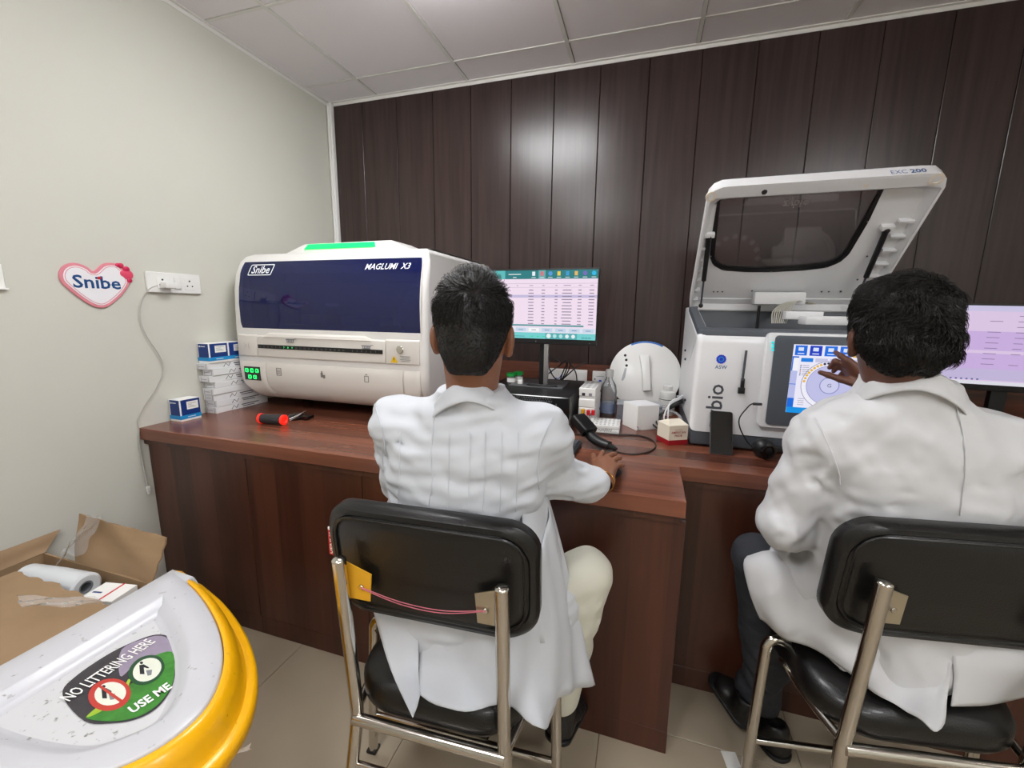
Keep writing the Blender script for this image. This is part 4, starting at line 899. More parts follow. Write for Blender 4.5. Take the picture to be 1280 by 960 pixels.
p = onZ(733, 532, ZT+.034); bx0 = (q0.x+q1.x)/2
vtube(-.237, 1.81, ZT, 'yellow_cap', 'yellow-capped sample tube standing between computer and racks')
vtube(-.212, 1.80, ZT, 'red', 'red-capped sample tube standing behind the scanner, nearer the yellow-capped tube')
vtube(-.192, 1.805, ZT, 'red', 'red-capped sample tube standing behind the scanner, nearer the low rack')
# hand scanner with its cable loop
q = onZ(735, 541, ZT)
sn = thing('hand_scanner', 'black pistol-grip barcode scanner lying on the worktop beside the keyboard', 'scanner', (-.175, 1.60, ZT))
h0 = onZ(722, 530, ZT+.06); 
obj('head', xf(bevel(box(-.033, .033, -.045, .05, -.02, .02), .012, 3), (-.205, 1.615, ZT+.066), (.5, 0, .9)), 'black_pl', sn)
obj('window', xf(up(prism(rrect(.05, .028, .004, 3), 0, .001)), (-.185, 1.565, ZT+.05), (.5, 0, .9)), 'black_gl', sn)
obj('grip', tube([(-.20, 1.61, ZT+.055), (-.165, 1.565, ZT+.035), (-.13, 1.535, ZT+.026), (-.098, 1.52, ZT+.023)], [.024, .02], 14, flat=.8, smooth=4), 'black_pl', sn)
obj('strain_relief', tube([(-.10, 1.52, ZT+.022), (-.07, 1.507, ZT+.016)], [.013, .005], 10), 'black_pl', sn)
lp = [Vector((-.075, 1.508, ZT+.014)), onZ(768, 564, ZT+.004), onZ(790, 568, ZT+.003), onZ(810, 565, ZT+.003), onZ(820, 557, ZT+.003), onZ(813, 549, ZT+.003), onZ(795, 544, ZT+.003), onZ(770, 543.5, ZT+.003), Vector((-.14, 1.735, ZT+.003)), Vector((-.20, 1.70, ZT+.003)), Vector((-.26, 1.69, ZT+.003))]
obj('cable', tube(lp, .0026, 8, smooth=7), 'black_pl', sn)
# keyboard
kc = Vector((-.245, 1.45))
kb = thing('keyboard', 'black computer keyboard half hidden behind the first person', 'keyboard', (-.42, 1.50, ZT), -.06)
obj('case', box(-.215, .215, -.07, .07, .002, .018, .005), mat('kb_dark', (42, 44, 48), .5), kb, False)
for r in range(5):
    for k in range(15):
        x = -.207+k*.0277; y = -.063+r*.0255
        o = obj('key', box(x, x+.024, y, y+.0215, .017, .0245, .002, 1), mat('key', (62, 64, 70), .45), kb, False) if (r, k) == (0, 0) else piece(_k0, kb, (k*.0277, r*.0255, 0))
        if (r, k) == (0, 0): _k0 = o
ms = thing('computer_mouse', 'small dark mouse under the right hand of the first person', 'mouse', (-.072, 1.298, ZT), -.5)
obj('shell', [(x, y, max(z, 0)) for x, y, z in ball(.03, 16, 12, (.85, 1.5, .75), (0, 0, .004))[0]] and ([(x, y, max(z, .001)) for x, y, z in ball(.03, 16, 12, (.85, 1.5, .62), (0, 0, .004))[0]], ball(.03, 16, 12)[1]), 'black_pl', ms, False)
obj('wheel', xf(lathe([(.006, -.003), (.006, .003)], 10), (0, .028, .016), (0, PI/2, 0)), 'dark_grey', ms, False)
# bottles, boxes, disc
q = onZ(770, 520, ZT)
bo = thing('clear_bottle', 'tall empty clear plastic bottle with a screw cap beside the tube racks', 'bottle', (-.152, 2.1, ZT))
obj('body', lathe([(.036, 0), (.039, .006), (.039, .12), (.034, .15), (.016, .178), (.015, .19)], 24), 'clear_pl', bo, False); obj('cap', lathe([(.019, .19), (.02, .193), (.02, .222), (.016, .226)], 20), mat('cap_clear', (205, 205, 203), .35), bo, False)
obj('blue_label', lathe([(.0394, .012), (.0394, .06)], 20, False), mat('pale_blue_label', (150, 165, 200), .4), bo, False)
a = onZ(764, 523, ZT); 
tb = thing('plastic_tray', 'clear bluish plastic tray behind the white cube box', 'tray', (-.005, 2.045, ZT), .05)
glass('blue_clear', (.75, .82, .95), .22, .06)
obj('tray', join(box(-.1, .1, -.05, -.048, 0, .075), box(-.1, .1, .048, .05, 0, .075), box(-.1, -.098, -.05, .05, 0, .075), box(.098, .1, -.05, .05, 0, .075), box(-.1, .1, -.05, .05, 0, .002)), 'blue_clear', tb, False)
obj('lid', box(-.102, .102, -.052, .052, .0755, .082, .002), mat('lid_grey', (165, 170, 178), .3), tb, False)
c0 = onZ(790, 536.5, ZT); 
cu = thing('cube_carton', 'blank white cube carton with a creased top standing in front of the white disc', 'box', (.005, 1.915, ZT), .62)
obj('carton', [v for v in box(-.055, .055, -.055, .055, 0, .108, .001, 1)[0]] and box(-.055, .055, -.055, .055, 0, .108, .001, 1), 'white_paper', cu, False); obj('top_flap', ([(-.055, -.055, .1085), (.055, -.055, .1085), (.055, .05, .1095), (0, .02, .1135), (-.055, .055, .109)], [(0, 1, 2, 3, 4)]), 'card', cu, False)
obj('pen_mark', tube([(-.055, -.0556, .02), (-.045, -.0556, .012), (-.05, -.0556, .002), (-.035, -.0556, .004)], .0012, 4), 'ink', cu, False)
dc = thing('disc_cover', 'round white disc cover with a curved handle leaning on the wall', 'disc', (.012, 2.36, ZT))
Rt = Matrix.Translation((0, -.05, .178)) @ Matrix.Rotation(math.radians(-17), 4, 'X')
dg = lambda g: mxf(up(g), Rt)
obj('disc', dg(prism(circ(.182, 56), -.012, 0, .003, 2)), 'white_pl', dc, False)
hd = obj('handle', dg(xf(join(prism([(-.032, .10), (.018, .105), (.028, .0), (.038, -.085), (-.004, -.09), (-.012, 0)], 0, .03, .006, 2, 20)), (0, 0, 0))), 'white_pl', dc, False)
ar_ = [(.172*math.cos(a), .172*math.sin(a)) for a in [math.radians(62+k*6) for k in range(10)]]; ar2 = [(.181*math.cos(a), .181*math.sin(a)) for a in [math.radians(62+k*6) for k in range(10)]]
obj('blue_arc', dg(([(x, y, .0006) for x, y in ar_]+[(x, y, .0006) for x, y in ar2], [(i, 10+i, 11+i, i+1) for i in range(9)])), mat('arc_blue', (50, 110, 190), .4), dc, False)
obj('slot', dg(prism([(-.102, .03), (-.092, .03), (-.098, -.02), (-.108, -.04), (-.116, -.035)], 0, .002)), mat('slot_g', (185, 186, 190), .5), dc, False)
for x, y in ((-.105, .10), (-.098, .075), (-.094, .045)): obj('hole', dg(prism(circ(.007, 12, x, y), 0, .0015)), 'ink', dc, False)
wbt = thing('reagent_bottle', 'white plastic bottle with a ribbed cap and printed label', 'bottle', (.128, 2.2, ZT))
obj('body', lathe([(.036, 0), (.038, .004), (.038, .105), (.034, .116), (.02, .122)], 24), mat('milky', (222, 222, 218), .35), wbt, False); obj('cap', lathe([(.021, .122), (.022, .125), (.022, .146), (.018, .149)], 20), 'white_pl', wbt, False)
obj('label', lathe([(.0384, .03), (.0384, .085)], 24, False), 'white_paper', wbt, False); obj('label_line', lathe([(.0387, .078), (.0387, .081)], 24, False), 'ink', wbt, False)
obj('label_line', lathe([(.0387, .05), (.0387, .052)], 24, False), 'grey_print', wbt, False); obj('label_line', lathe([(.0387, .04), (.0387, .0415)], 24, False), 'grey_print', wbt, False)
wr = thing('instrument_cables', 'loose black and white leads on the worktop beside the white bottle', 'cables', (.1, 1.95, ZT))
for k in range(5):
    obj('lead', tube([Vector((.10+.006*k, 1.85+.015*k, ZT+.004)), onY(815+5*k, 527-2*k, 1.9), onY(838, 511-2*k, 1.93), onY(853, 503-2*k, 1.95), Vector((.165, 2.1, .93+.01*k))], .0035, 6, smooth=6), 'black_pl' if k < 3 else 'card', wr)
obj('lead', tube([onY(808, 516, 2.0), onY(825, 514, 1.96), onY(842, 515, 1.9), onY(852, 525, 1.85), Vector((.175, 1.82, ZT+.006))], .006, 8, smooth=6), 'clear_pl', wr)
am = thing('branded_carton', 'cream and dark red carton reading AMERICAN PRIDE beside the analyser', 'box', (.128, 1.725, ZT), .52)
mat('cream_card', (232, 224, 205), .6); mat('dark_red', (158, 22, 32), .5)
w2 = .041
obj('carton', box(-w2, w2, -w2, w2, 0, .078, .001, 1), 'cream_card', am, False); obj('red_band', box(-w2-.0005, w2+.0005, -w2-.0005, w2+.0005, .0005, .02), 'dark_red', am, False)
obj('gable', ([(-w2, -w2, .078), (w2, -w2, .078), (w2, w2, .078), (-w2, w2, .078), (-w2*.6, -.004, .096), (w2*.75, .006, .094)], [(0, 1, 5, 4), (1, 2, 5), (2, 3, 4, 5), (3, 0, 4)]), 'cream_card', am, False, 0)
obj('lettering', join(xf(up(text('AMERICAN', .0125, .0006, .012)), (0, -w2, .046)), xf(up(text('PRIDE', .0125, .0006, .012)), (0, -w2, .033)), xf(up(text('The Original', .006, .0006)), (0, -w2, .059))), 'dark_red', am, False)
obj('emblem', xf(up(prism(circ(.017, 20), 0, .0006)), (w2, 0, .05), (0, 0, PI/2)), mat('faded_red', (170, 70, 70), .5), am, False)
obj('emblem_text', xf(up(text('AP', .018, .0012, .01)), (w2, 0, .045), (0, 0, PI/2)), 'cream_card', am, False)
# ================================================================ yellow bin with white half-round lid
BZ = .60; BR = .455                                   # D-shaped: straight side towards the box, round side towards the chairs
arc_px = [(215, 714), (246, 742), (268, 776), (278, 812), (274, 850), (255, 888), (215, 925), (155, 958)]
_o = [onZ(x, y, BZ) for x, y in arc_px]; bx = -1.262
_arc = catmull(_o+[Vector((-.86, .305, BZ)), Vector((-.97, .275, BZ)), Vector((-1.10, .262, BZ)), Vector((-1.21, .262, BZ)), Vector((bx, .30, BZ))], 6)
OUT = [(p.x, p.y) for p in _arc]+[(bx, .40), (bx, .55), (bx, .68)]
bn = thing('dust_bin', 'yellow half-round dust bin with a white lid carrying a NO LITTERING HERE sticker', 'bin', (-1.03, .5, 0))
mat('yellow_pl', (243, 178, 8), .32, coat=.25, noise=.03, nscale=8); mat('lid_white', (198, 198, 203), .32, coat=.15, noise=.04, nscale=14); mat('lid_in', (206, 206, 208), .3, coat=.3, noise=.02, nscale=20)
def dirt(m, sc, lo, hi, dark):
    nt = MATS[m].node_tree; b = nt.nodes['Principled BSDF']; old = b.inputs['Base Color'].links[0].from_socket; tc = nt.nodes.new('ShaderNodeTexCoord'); n = nt.nodes.new('ShaderNodeTexNoise'); n.inputs['Scale'].default_value = sc; n.inputs['Detail'].default_value = 6
    r = nt.nodes.new('ShaderNodeMapRange'); r.inputs[1].default_value = lo; r.inputs[2].default_value = hi; mx = nt.nodes.new('ShaderNodeMix'); mx.data_type = 'RGBA'; mx.inputs[7].default_value = lin(dark)
    nt.links.new(tc.outputs['Object'], n.inputs['Vector']); nt.links.new(n.outputs['Fac'], r.inputs[0]); nt.links.new(r.outputs[0], mx.inputs[0]); nt.links.new(old, mx.inputs[6]); nt.links.new(mx.outputs[2], b.inputs['Base Color'])
def drings(levels, wall=None):
    V = []; F = []; n = len(OUT)
    for k, (gr, z) in enumerate(levels):
        if wall == 'over' and gr < -.03: V += [(max(x, bx-gr+.024), y, z) for x, y in grow(OUT, gr)]; continue
        V += [((max(x, bx-.002) if wall == 'clip' else (x-.006 if x < bx+.004 and y < .72 and gr > -.03 else x)) if wall else x, y, z) for x, y in grow(OUT, gr)]
    for k in range(len(levels)-1):
        for i in range(n): F.append((k*n+i, k*n+(i+1) % n, (k+1)*n+(i+1) % n, (k+1)*n+i))
    return V, F, n
V, F, n = drings([(-.05, 0), (-.045, .01), (.012, .50), (.012, .535)])
obj('body', (V, F+[tuple(range(n-1, -1, -1)), tuple(range(3*n, 4*n))]), 'yellow_pl', bn, True, 40)
V, F, n = drings([(.02, .50), (.052, .503), (.06, .512), (.06, .53), (.053, .538), (.04, .540), (.034, .55), (.030, .575), (.018, .598), (.008, .6045), (.003, .603), (.0, .588)], 'clip')
obj('lid_rim', (V, F), 'yellow_pl', bn, True, 50)
# white top with a recessed half-round pan
V, F, n = drings([(.001, .588), (.0, .603), (-.004, .6065), (-.054, .6045), (-.062, .602), (-.078, .584), (-.088, .577), (-.100, .5755)], 'over')
top = obj('lid_plate', (V, F+[tuple(range((7)*n, 8*n))]), 'lid_white', bn, True, 50, 'white lid plate with a recessed pan')
obj('pan_floor', ([(max(x, bx+.118), y, .5766) for x, y in grow(OUT, -.093)], [tuple(range(n))]), 'lid_in', top, True, 0)
dirt('lid_in', 75, .62, .72, (120, 118, 112)); dirt('lid_white', 60, .66, .75, (130, 128, 122)); dirt('yellow_pl', 40, .68, .78, (120, 84, 20))
# sticker lies in the pan
SZ = .5782
spx = [(78, 868), (95, 845), (140, 815), (180, 797), (200, 793), (212, 798), (219, 820), (219, 843), (212, 865), (195, 886), (170, 899), (140, 904), (105, 901)]
sp = catmull([onZ(x, y, SZ) for x, y in spx], 5, True)
def stick(nm, pts, m, z, par=None, lab=None):
    pts = [Vector(p) for p in pts]
    ar = sum(pts[i].x*pts[(i+1) % len(pts)].y-pts[(i+1) % len(pts)].x*pts[i].y for i in range(len(pts)))
    if ar < 0: pts = pts[::-1]
    return obj(nm, ([(p.x, p.y, z) for p in pts], [tuple(range(len(pts)))]), m, par or bn, True, 0, lab)
mat('st_dark', (58, 55, 60), .25, noise=.25, nscale=60); mat('st_green', (60, 130, 48), .25, noise=.5, nscale=70); mat('st_lilac', (150, 138, 158), .25, noise=.15, nscale=60); mat('st_cream', (226, 228, 214), .3); mat('st_red', (190, 60, 52), .3)
mat('st_lime', (158, 190, 50), .3, noise=.2, nscale=60)
stk = stick('sticker', sp, 'st_dark', SZ, None, 'dark and green NO LITTERING HERE USE ME sticker')
def zpx(P_, z): return [onZ(x, y, z) for x, y in P_]
stick('lilac_field', catmull(zpx([(152, 812), (182, 798), (200, 795), (211, 800), (216, 818), (190, 822), (165, 835), (150, 845)], SZ), 4, True), 'st_lilac', SZ+.0004, stk)
stick('green_field', catmull(zpx([(112, 892), (140, 872), (170, 850), (185, 825), (215, 815), (218, 843), (211, 864), (194, 884), (170, 897), (140, 902), (110, 899)], SZ), 4, True), 'st_green', SZ+.0008, stk)
stick('lime_edge', catmull(zpx([(108, 897), (122, 884), (150, 866), (160, 850), (163, 852), (152, 872), (124, 891)], SZ), 3, True), 'st_lime', SZ+.0010, stk)
def ovalpx(cx, cy, rx, ry, tilt, n=26):
    t = math.radians(tilt); return zpx([(cx+rx*math.cos(a)*math.cos(t)-ry*math.sin(a)*math.sin(t), cy+rx*math.cos(a)*math.sin(t)+ry*math.sin(a)*math.cos(t)) for a in [2*PI*i/n for i in range(n)]], SZ)
stick('red_disc', ovalpx(137, 869, 27, 20, -12), 'st_red', SZ+.0013, stk); stick('pale_disc', ovalpx(138, 868, 20, 14.5, -12), 'st_cream', SZ+.0017, stk)
stick('green_disc', ovalpx(183, 838, 24, 17, -28), mat('st_dgreen', (28, 75, 45), .3), SZ+.0013, stk); stick('pale_disc', ovalpx(184, 838, 19, 13.5, -28), 'st_cream', SZ+.0017, stk)
def fig(cx, cy, s):
    stick('figure_head', ovalpx(cx-1, cy-9*s, 2.2*s, 1.8*s, 0, 12), 'ink', SZ+.0020, stk)
    stick('figure_body', zpx([(cx-4*s, cy-6*s), (cx+2*s, cy-7*s), (cx+9*s, cy-3*s), (cx+8*s, cy-1.5*s), (cx+2*s, cy-3*s), (cx+3*s, cy+6*s), (cx-3*s, cy+6*s)], SZ), 'ink', SZ+.0020, stk)
    stick('figure_bin', zpx([(cx+5*s, cy+1*s), (cx+13*s, cy), (cx+12*s, cy+7*s), (cx+7*s, cy+8*s)], SZ), 'grey_print', SZ+.0020, stk)
fig(178, 838, .95); fig(131, 868, 1)
stick('red_bar', zpx([(121, 858), (124, 856), (156, 878), (153, 881)], SZ), 'st_red', SZ+.0023, stk)
def lie(s, p0, p1, hpx, m, bold=.01):
    """lettering lying on the lid between two points"""
    a = onZ(*p0, SZ); b = onZ(*p1, SZ); g = text(s, 1, 0, bold, 0, 'LEFT'); w = max(v[0] for v in g[0]); x0 = min(v[0] for v in g[0]); d = (b-a); L_ = d.length; d.normalize(); up_ = Vector((-d.y, d.x, 0)); k = L_/(w-x0)
    h_ = (onZ(p0[0]-3, p0[1]-hpx, SZ)-a).length/.7
    return obj('lettering', ([tuple(a+d*(v[0]-x0)*k+up_*v[1]*h_+Vector((0, 0, .0026))) for v in g[0]], g[1]), m, stk)
lie('NO LITTERING HERE', (87, 878), (195, 803), 11, 'white_paper'); lie('USE ME', (166, 893), (216, 860), 9, 'white_paper', .03)
# scrap of tape on the side and a dark-green panel on the body
tp = thing('paper_scrap', 'torn strip of white tape stuck on the side of the yellow bin', 'tape', (-.83, .50, .42))
ta = onY(268, 938, .50)
def rag(u, v):
    p = onY(266+48*u, 941-4*u+8*math.sin(u*5)*.4, .535+.02*u); return p+Vector((0, .004*math.sin(9*u+4*v), (v-.5)*.022*(1-.3*u)+.004*math.sin(13*u)))
obj('strip', grid(rag, 14, 5), 'white_paper', tp)
# ================================================================ open cardboard box behind the bin
mat('kraft', (152, 125, 95), .75, noise=.12, nscale=12, bump=.15); mat('kraft_in', (140, 112, 84), .8, noise=.1, nscale=12)
cbx = thing('cardboard_box', 'open brown cardboard box with torn flaps and clear tape behind the yellow bin', 'box', (-1.6, .72, 0))
X0, X1, YY0, YY1, HB = -1.975, -1.425, .12, .81, .50
for nm, g in (('wall', box(X0, X0+.006, YY0, YY1, .002, HB)), ('wall', box(X1-.006, X1, YY0, YY1, .002, HB)), ('wall', box(X0+.006, X1-.006, YY1-.006, YY1, .002, HB)), ('wall', box(X0+.006, X1-.006, YY0, YY0+.006, .002, HB)), ('base', box(X0, X1, YY0, YY1, 0, .006))):
    obj(nm, g, 'kraft', cbx)
def flap(P_, m='kraft', nm='flap', th=.005, wob=.004):
    """quad flap between four corners with uneven torn free edge"""
    a, b, c, d = [Vector(p) for p in P_]; nn = (b-a).cross(d-a).normalized()
    def fn(u, v):
        p = a.lerp(b, u).lerp(d.lerp(c, u), v); return p+nn*(wob*math.sin(7*u+5*v)+wob*.6*math.sin(19*u*v))+(d-a)*(.009*v*math.sin(31*u)*v)
    g = grid(fn, 18, 8); o = len(g[0]); V = list(g[0])+[tuple(Vector(p)-nn*th) for p in g[0]]; F = list(g[1])+[tuple(i+o for i in f[::-1]) for f in g[1]]
    rim_ = list(range(18))+[j*18+17 for j in range(1, 8)]+[7*18+i for i in range(16, -1, -1)]+[j*18 for j in range(6, 0, -1)]
    F += [(rim_[k], rim_[(k+1) % len(rim_)], o+rim_[(k+1) % len(rim_)], o+rim_[k])[::-1] for k in range(len(rim_))]
    return obj(nm, (V, F), m, cbx)
# far flap standing up (towards the cabinets)
fc = onY(206, 672, YY1+.05); fd = onY(97, 642, YY1+.05)
flap([(-1.80, YY1-.004, HB), (X1, YY1-.004, HB), (fc.x, fc.y, fc.z), (fd.x, fd.y, fd.z)])
flap([(X0+.004, YY1-.0, HB), (X0+.004, YY0, HB), (X0-.025, YY0, HB+.06), (X0-.025, YY1+.06, HB+.05)])
ha = onZ(18, 713, HB+.05); hb = onZ(133, 741, HB+.02)
nf = flap([(X0+.02, YY0+.004, HB+.002), (X1+.09, YY0+.004, HB+.012), (hb.x+.075, hb.y-.03, HB+.022), (ha.x, ha.y, HB+.05)])
glass('tape', (.96, .94, .92), .22, .12, 1.15)
def tape(P_, nm='clear_tape'):
    a, b, c, d = [Vector(p) for p in P_]
    obj(nm, grid(lambda u, v: a.lerp(b, u).lerp(d.lerp(c, u), v)+Vector((.004*math.sin(11*u+3*v), .003*math.sin(9*v), .006*math.sin(8*u+13*v))), 14, 8), 'tape', cbx)
off = Vector((.004, -.012, .004))
tape([onY(68, 712, YY1-.03), onY(78, 690, YY1-.01), onY(126, 645, YY1+.035), onY(108, 646, YY1+.035)]); tape([onY(76, 690, YY1-.012), onY(104, 696, YY1-.012), onY(124, 650, YY1+.03), onY(100, 668, YY1+.02)])
tape([onZ(20, 745, HB+.085), onZ(120, 748, HB+.06), onZ(135, 754, HB+.055), onZ(25, 760, HB+.085)])
# what is in it
rl = thing('plastic_roll', 'roll of translucent white plastic lying in the cardboard box', 'roll', (-1.735, .725, .007))
obj('outer_wrap', xf(lathe([(.036, -.12), (.044, -.115), (.046, 0), (.044, .115), (.036, .12), (.02, .118), (.02, -.118), (.036, -.12)], 28, False), (0, 0, HB-.015), (0, PI/2, .12)), mat('milk_pl', (214, 218, 222), .3, coat=.3), rl, False)
obj('core', xf(lathe([(.019, -.11), (.019, .117), (.015, .117), (.015, -.11)], 20, False), (0, 0, HB-.015), (0, PI/2, .12)), 'grey_pl', rl, False)
obj('support', box(-.08, .08, -.03, .03, 0, HB-.065), 'kraft_in', rl, False)
wx = thing('medicine_carton', 'small white carton with a red stroke inside the cardboard box', 'box', (-1.525, .745, .007), .2)
obj('carton', box(-.055, .055, -.04, .04, 0, HB-.012, .001, 1), 'white_paper', wx, False); obj('red_stroke', box(.008, .014, -.0405, .0405, HB-.012, HB-.0115), 'red', wx, False); obj('print', box(-.045, -.015, -.01, -.004, HB-.012, HB-.0115), 'navy', wx, False)
# scrap of paper on the floor
q = onZ(914, 950, 0.001)
one('paper_slip', box(-.022, .022, -.026, .026, 0, .0008), 'white_paper', 'small white slip of paper lying on the floor tiles by a chair leg', 'paper', (q.x, q.y, .0003), .2)
# ================================================================ people: bodies and clothes grown as smooth distance fields
def v3(p): return np.array(tuple(p), np.float32)
class Field:
    def __init__(s, lo, hi, h):
        s.lo = np.array(lo, np.float32); s.h = h; s.n = np.ceil((np.array(hi)-np.array(lo))/h).astype(int)+1
        s.ax = [s.lo[i]+h*np.arange(s.n[i], dtype=np.float32) for i in range(3)]; s.D = np.full(tuple(s.n), 9., np.float32)
    def win(s, lo, hi):
        sl = []
        for i in range(3):
            a = max(0, int((lo[i]-s.lo[i])/s.h)); b = min(s.n[i], int((hi[i]-s.lo[i])/s.h)+2)
            if b <= a: return None
            sl.append(slice(a, b))
        return tuple(sl)
    def grid(s, sl): return s.ax[0][sl[0]][:, None, None], s.ax[1][sl[1]][None, :, None], s.ax[2][sl[2]][None, None, :]
    def put(s, sl, d, k, op):
        a = s.D[sl]
        if op == 'add':
            if k > 0:
                t = np.clip(.5+.5*(a-d)/k, 0, 1); s.D[sl] = a*(1-t)+d*t-k*t*(1-t)
            else: s.D[sl] = np.minimum(a, d)
        else:
            if k > 0:
                t = np.clip(.5-.5*(a+d)/k, 0, 1); s.D[sl] = a*(1-t)-d*t+k*t*(1-t)
            else: s.D[sl] = np.maximum(a, -d)
    def cap(s, a, b, ra, rb=None, k=.02, op='add', flat=None):
        """tapered capsule; flat=(axis, factor) thins it along a direction"""
        rb = ra if rb is None else rb; a = v3(a); b = v3(b); r = max(ra, rb)*1.0+k+.012
        sl = s.win(np.minimum(a, b)-r, np.maximum(a, b)+r)
        if sl is None: return
        X, Y, Z = s.grid(sl); ba = b-a; L = float(ba@ba)+1e-12
        px, py, pz = X-a[0], Y-a[1], Z-a[2]; t = np.clip((px*ba[0]+py*ba[1]+pz*ba[2])/L, 0, 1)
        dx, dy, dz = px-t*ba[0], py-t*ba[1], pz-t*ba[2]; q = dx*dx+dy*dy+dz*dz
        if flat:
            f = v3(Vector(flat[0]).normalized()); e = dx*f[0]+dy*f[1]+dz*f[2]; q = q+e*e*(1/flat[1]**2-1)
        s.put(sl, np.sqrt(q)-(ra+(rb-ra)*t), k, op)
    def chain(s, P, R, k=.02, kj=.03):
        for i in range(len(P)-1): s.cap(P[i], P[i+1], R[i], R[i+1], kj if i else k)
    def ell(s, c, r, M3=None, k=.02, op='add'):
        c = v3(c); R = max(r)+k+.012; sl = s.win(c-R, c+R)
        if sl is None: return
        X, Y, Z = s.grid(sl); x, y, z = X-c[0], Y-c[1], Z-c[2]
        if M3 is not None:
            A = np.array(M3, np.float32).T; x, y, z = [A[i, 0]*x+A[i, 1]*y+A[i, 2]*z for i in range(3)]
        k0 = np.sqrt((x/r[0])**2+(y/r[1])**2+(z/r[2])**2); k1 = np.sqrt((x/r[0]**2)**2+(y/r[1]**2)**2+(z/r[2]**2)**2)+1e-9
        s.put(sl, k0*(k0-1)/k1, k, op)
    def stack(s, rows, k=.03, p=2.4, grow_=0):
        """rows (z, cx, cy, rx, ry, yaw): elliptical sections piled up"""
        r = np.array(rows, np.float32); zz = r[:, 0]; m = float((r[:, 3:5]).max())+.05
        sl = s.win((r[:, 1].min()-m, r[:, 2].min()-m, zz[0]-.06), (r[:, 1].max()+m, r[:, 2].max()+m, zz[-1]+.06))
        X, Y, Z = s.grid(sl); zl = Z.ravel(); f = [np.interp(zl, zz, r[:, i])[None, None, :] for i in range(1, 6)]
        x, y = X-f[0], Y-f[1]; c, sn = np.cos(f[4]), np.sin(f[4]); u, v = x*c+y*sn, -x*sn+y*c
        rx, ry = f[2]+grow_, f[3]+grow_; q = ((np.abs(u)/rx)**p+(np.abs(v)/ry)**p)**(1/p)
        d = (q-1)*np.minimum(rx, ry); d = np.maximum(d, np.maximum(zz[0]-Z, Z-zz[-1])); s.put(sl, d, k, 'add')
    def below(s, n, p):
        """keep only the side of the plane the normal points to"""
        X, Y, Z = s.grid((slice(None),)*3); n = v3(Vector(n).normalized()); s.D = np.maximum(s.D, -((X-p[0])*n[0]+(Y-p[1])*n[1]+(Z-p[2])*n[2]))
    def bend(s, fn): X, Y, Z = s.grid((slice(None),)*3); s.D = s.D+fn(X, Y, Z).astype(np.float32)
    def mesh(s):
        D = s.D; I = D < 0; c = np.zeros(tuple(np.array(D.shape)-1), np.int8); P = np.zeros(c.shape+(3,), np.float32); cnt = np.zeros(c.shape, np.float32)
        for i in (0, 1):
            for j in (0, 1):
                for k in (0, 1): c += I[i:i+c.shape[0], j:j+c.shape[1], k:k+c.shape[2]]
        act = np.argwhere((c > 0) & (c < 8)); n = len(act); pos = np.zeros((n, 3), np.float32); num = np.zeros(n, np.float32)
        A = act[:, 0], act[:, 1], act[:, 2]
        cor = [(i, j, k) for i in (0, 1) for j in (0, 1) for k in (0, 1)]
        val = {q: D[A[0]+q[0], A[1]+q[1], A[2]+q[2]] for q in cor}
        for q in cor:
            for ax in range(3):
                if q[ax]: continue
                w = list(q); w[ax] = 1; a = val[q]; b = val[tuple(w)]; m = (a < 0) != (b < 0); t = np.where(m, a/np.where(m, a-b, 1), 0)
                e = np.array(q, np.float32)[None, :].repeat(n, 0); e[:, ax] = t; pos += e*m[:, None]; num += m
        pos = s.lo+(act+pos/num[:, None])*s.h
        idx = np.full(c.shape, -1, np.int64); idx[A] = np.arange(n); F = []
        for ax in range(3):
            o = [x for x in range(3) if x != ax]; sl0 = [slice(None)]*3; sl1 = [slice(None)]*3; sl0[ax] = slice(0, -1); sl1[ax] = slice(1, None)
            a, b = I[tuple(sl0)], I[tuple(sl1)]; e = np.argwhere(a != b); e = e[(e[:, o[0]] > 0) & (e[:, o[1]] > 0) & (e[:, o[0]] < c.shape[o[0]]) & (e[:, o[1]] < c.shape[o[1]])]
            if not len(e): continue
            ins = a[e[:, 0], e[:, 1], e[:, 2]]; Q = []
            for d0, d1 in ((-1, -1), (0, -1), (0, 0), (-1, 0)):
                g = e.copy(); g[:, o[0]] += d0; g[:, o[1]] += d1; Q.append(idx[g[:, 0], g[:, 1], g[:, 2]])
            Q = np.stack(Q, 1); fl_ = ins if ax != 1 else ~ins; Q[~fl_] = Q[~fl_][:, ::-1]; F.append(Q)
        F = np.concatenate(F); return pos, F[(F >= 0).all(1)]
def npjoin(*ms):
    V = []; F = []; o = 0
    for v, f in ms: v = np.asarray(v, np.float32).reshape(-1, 3); V.append(v); F.append((f, o)); o += len(v)
    return np.concatenate(V), F
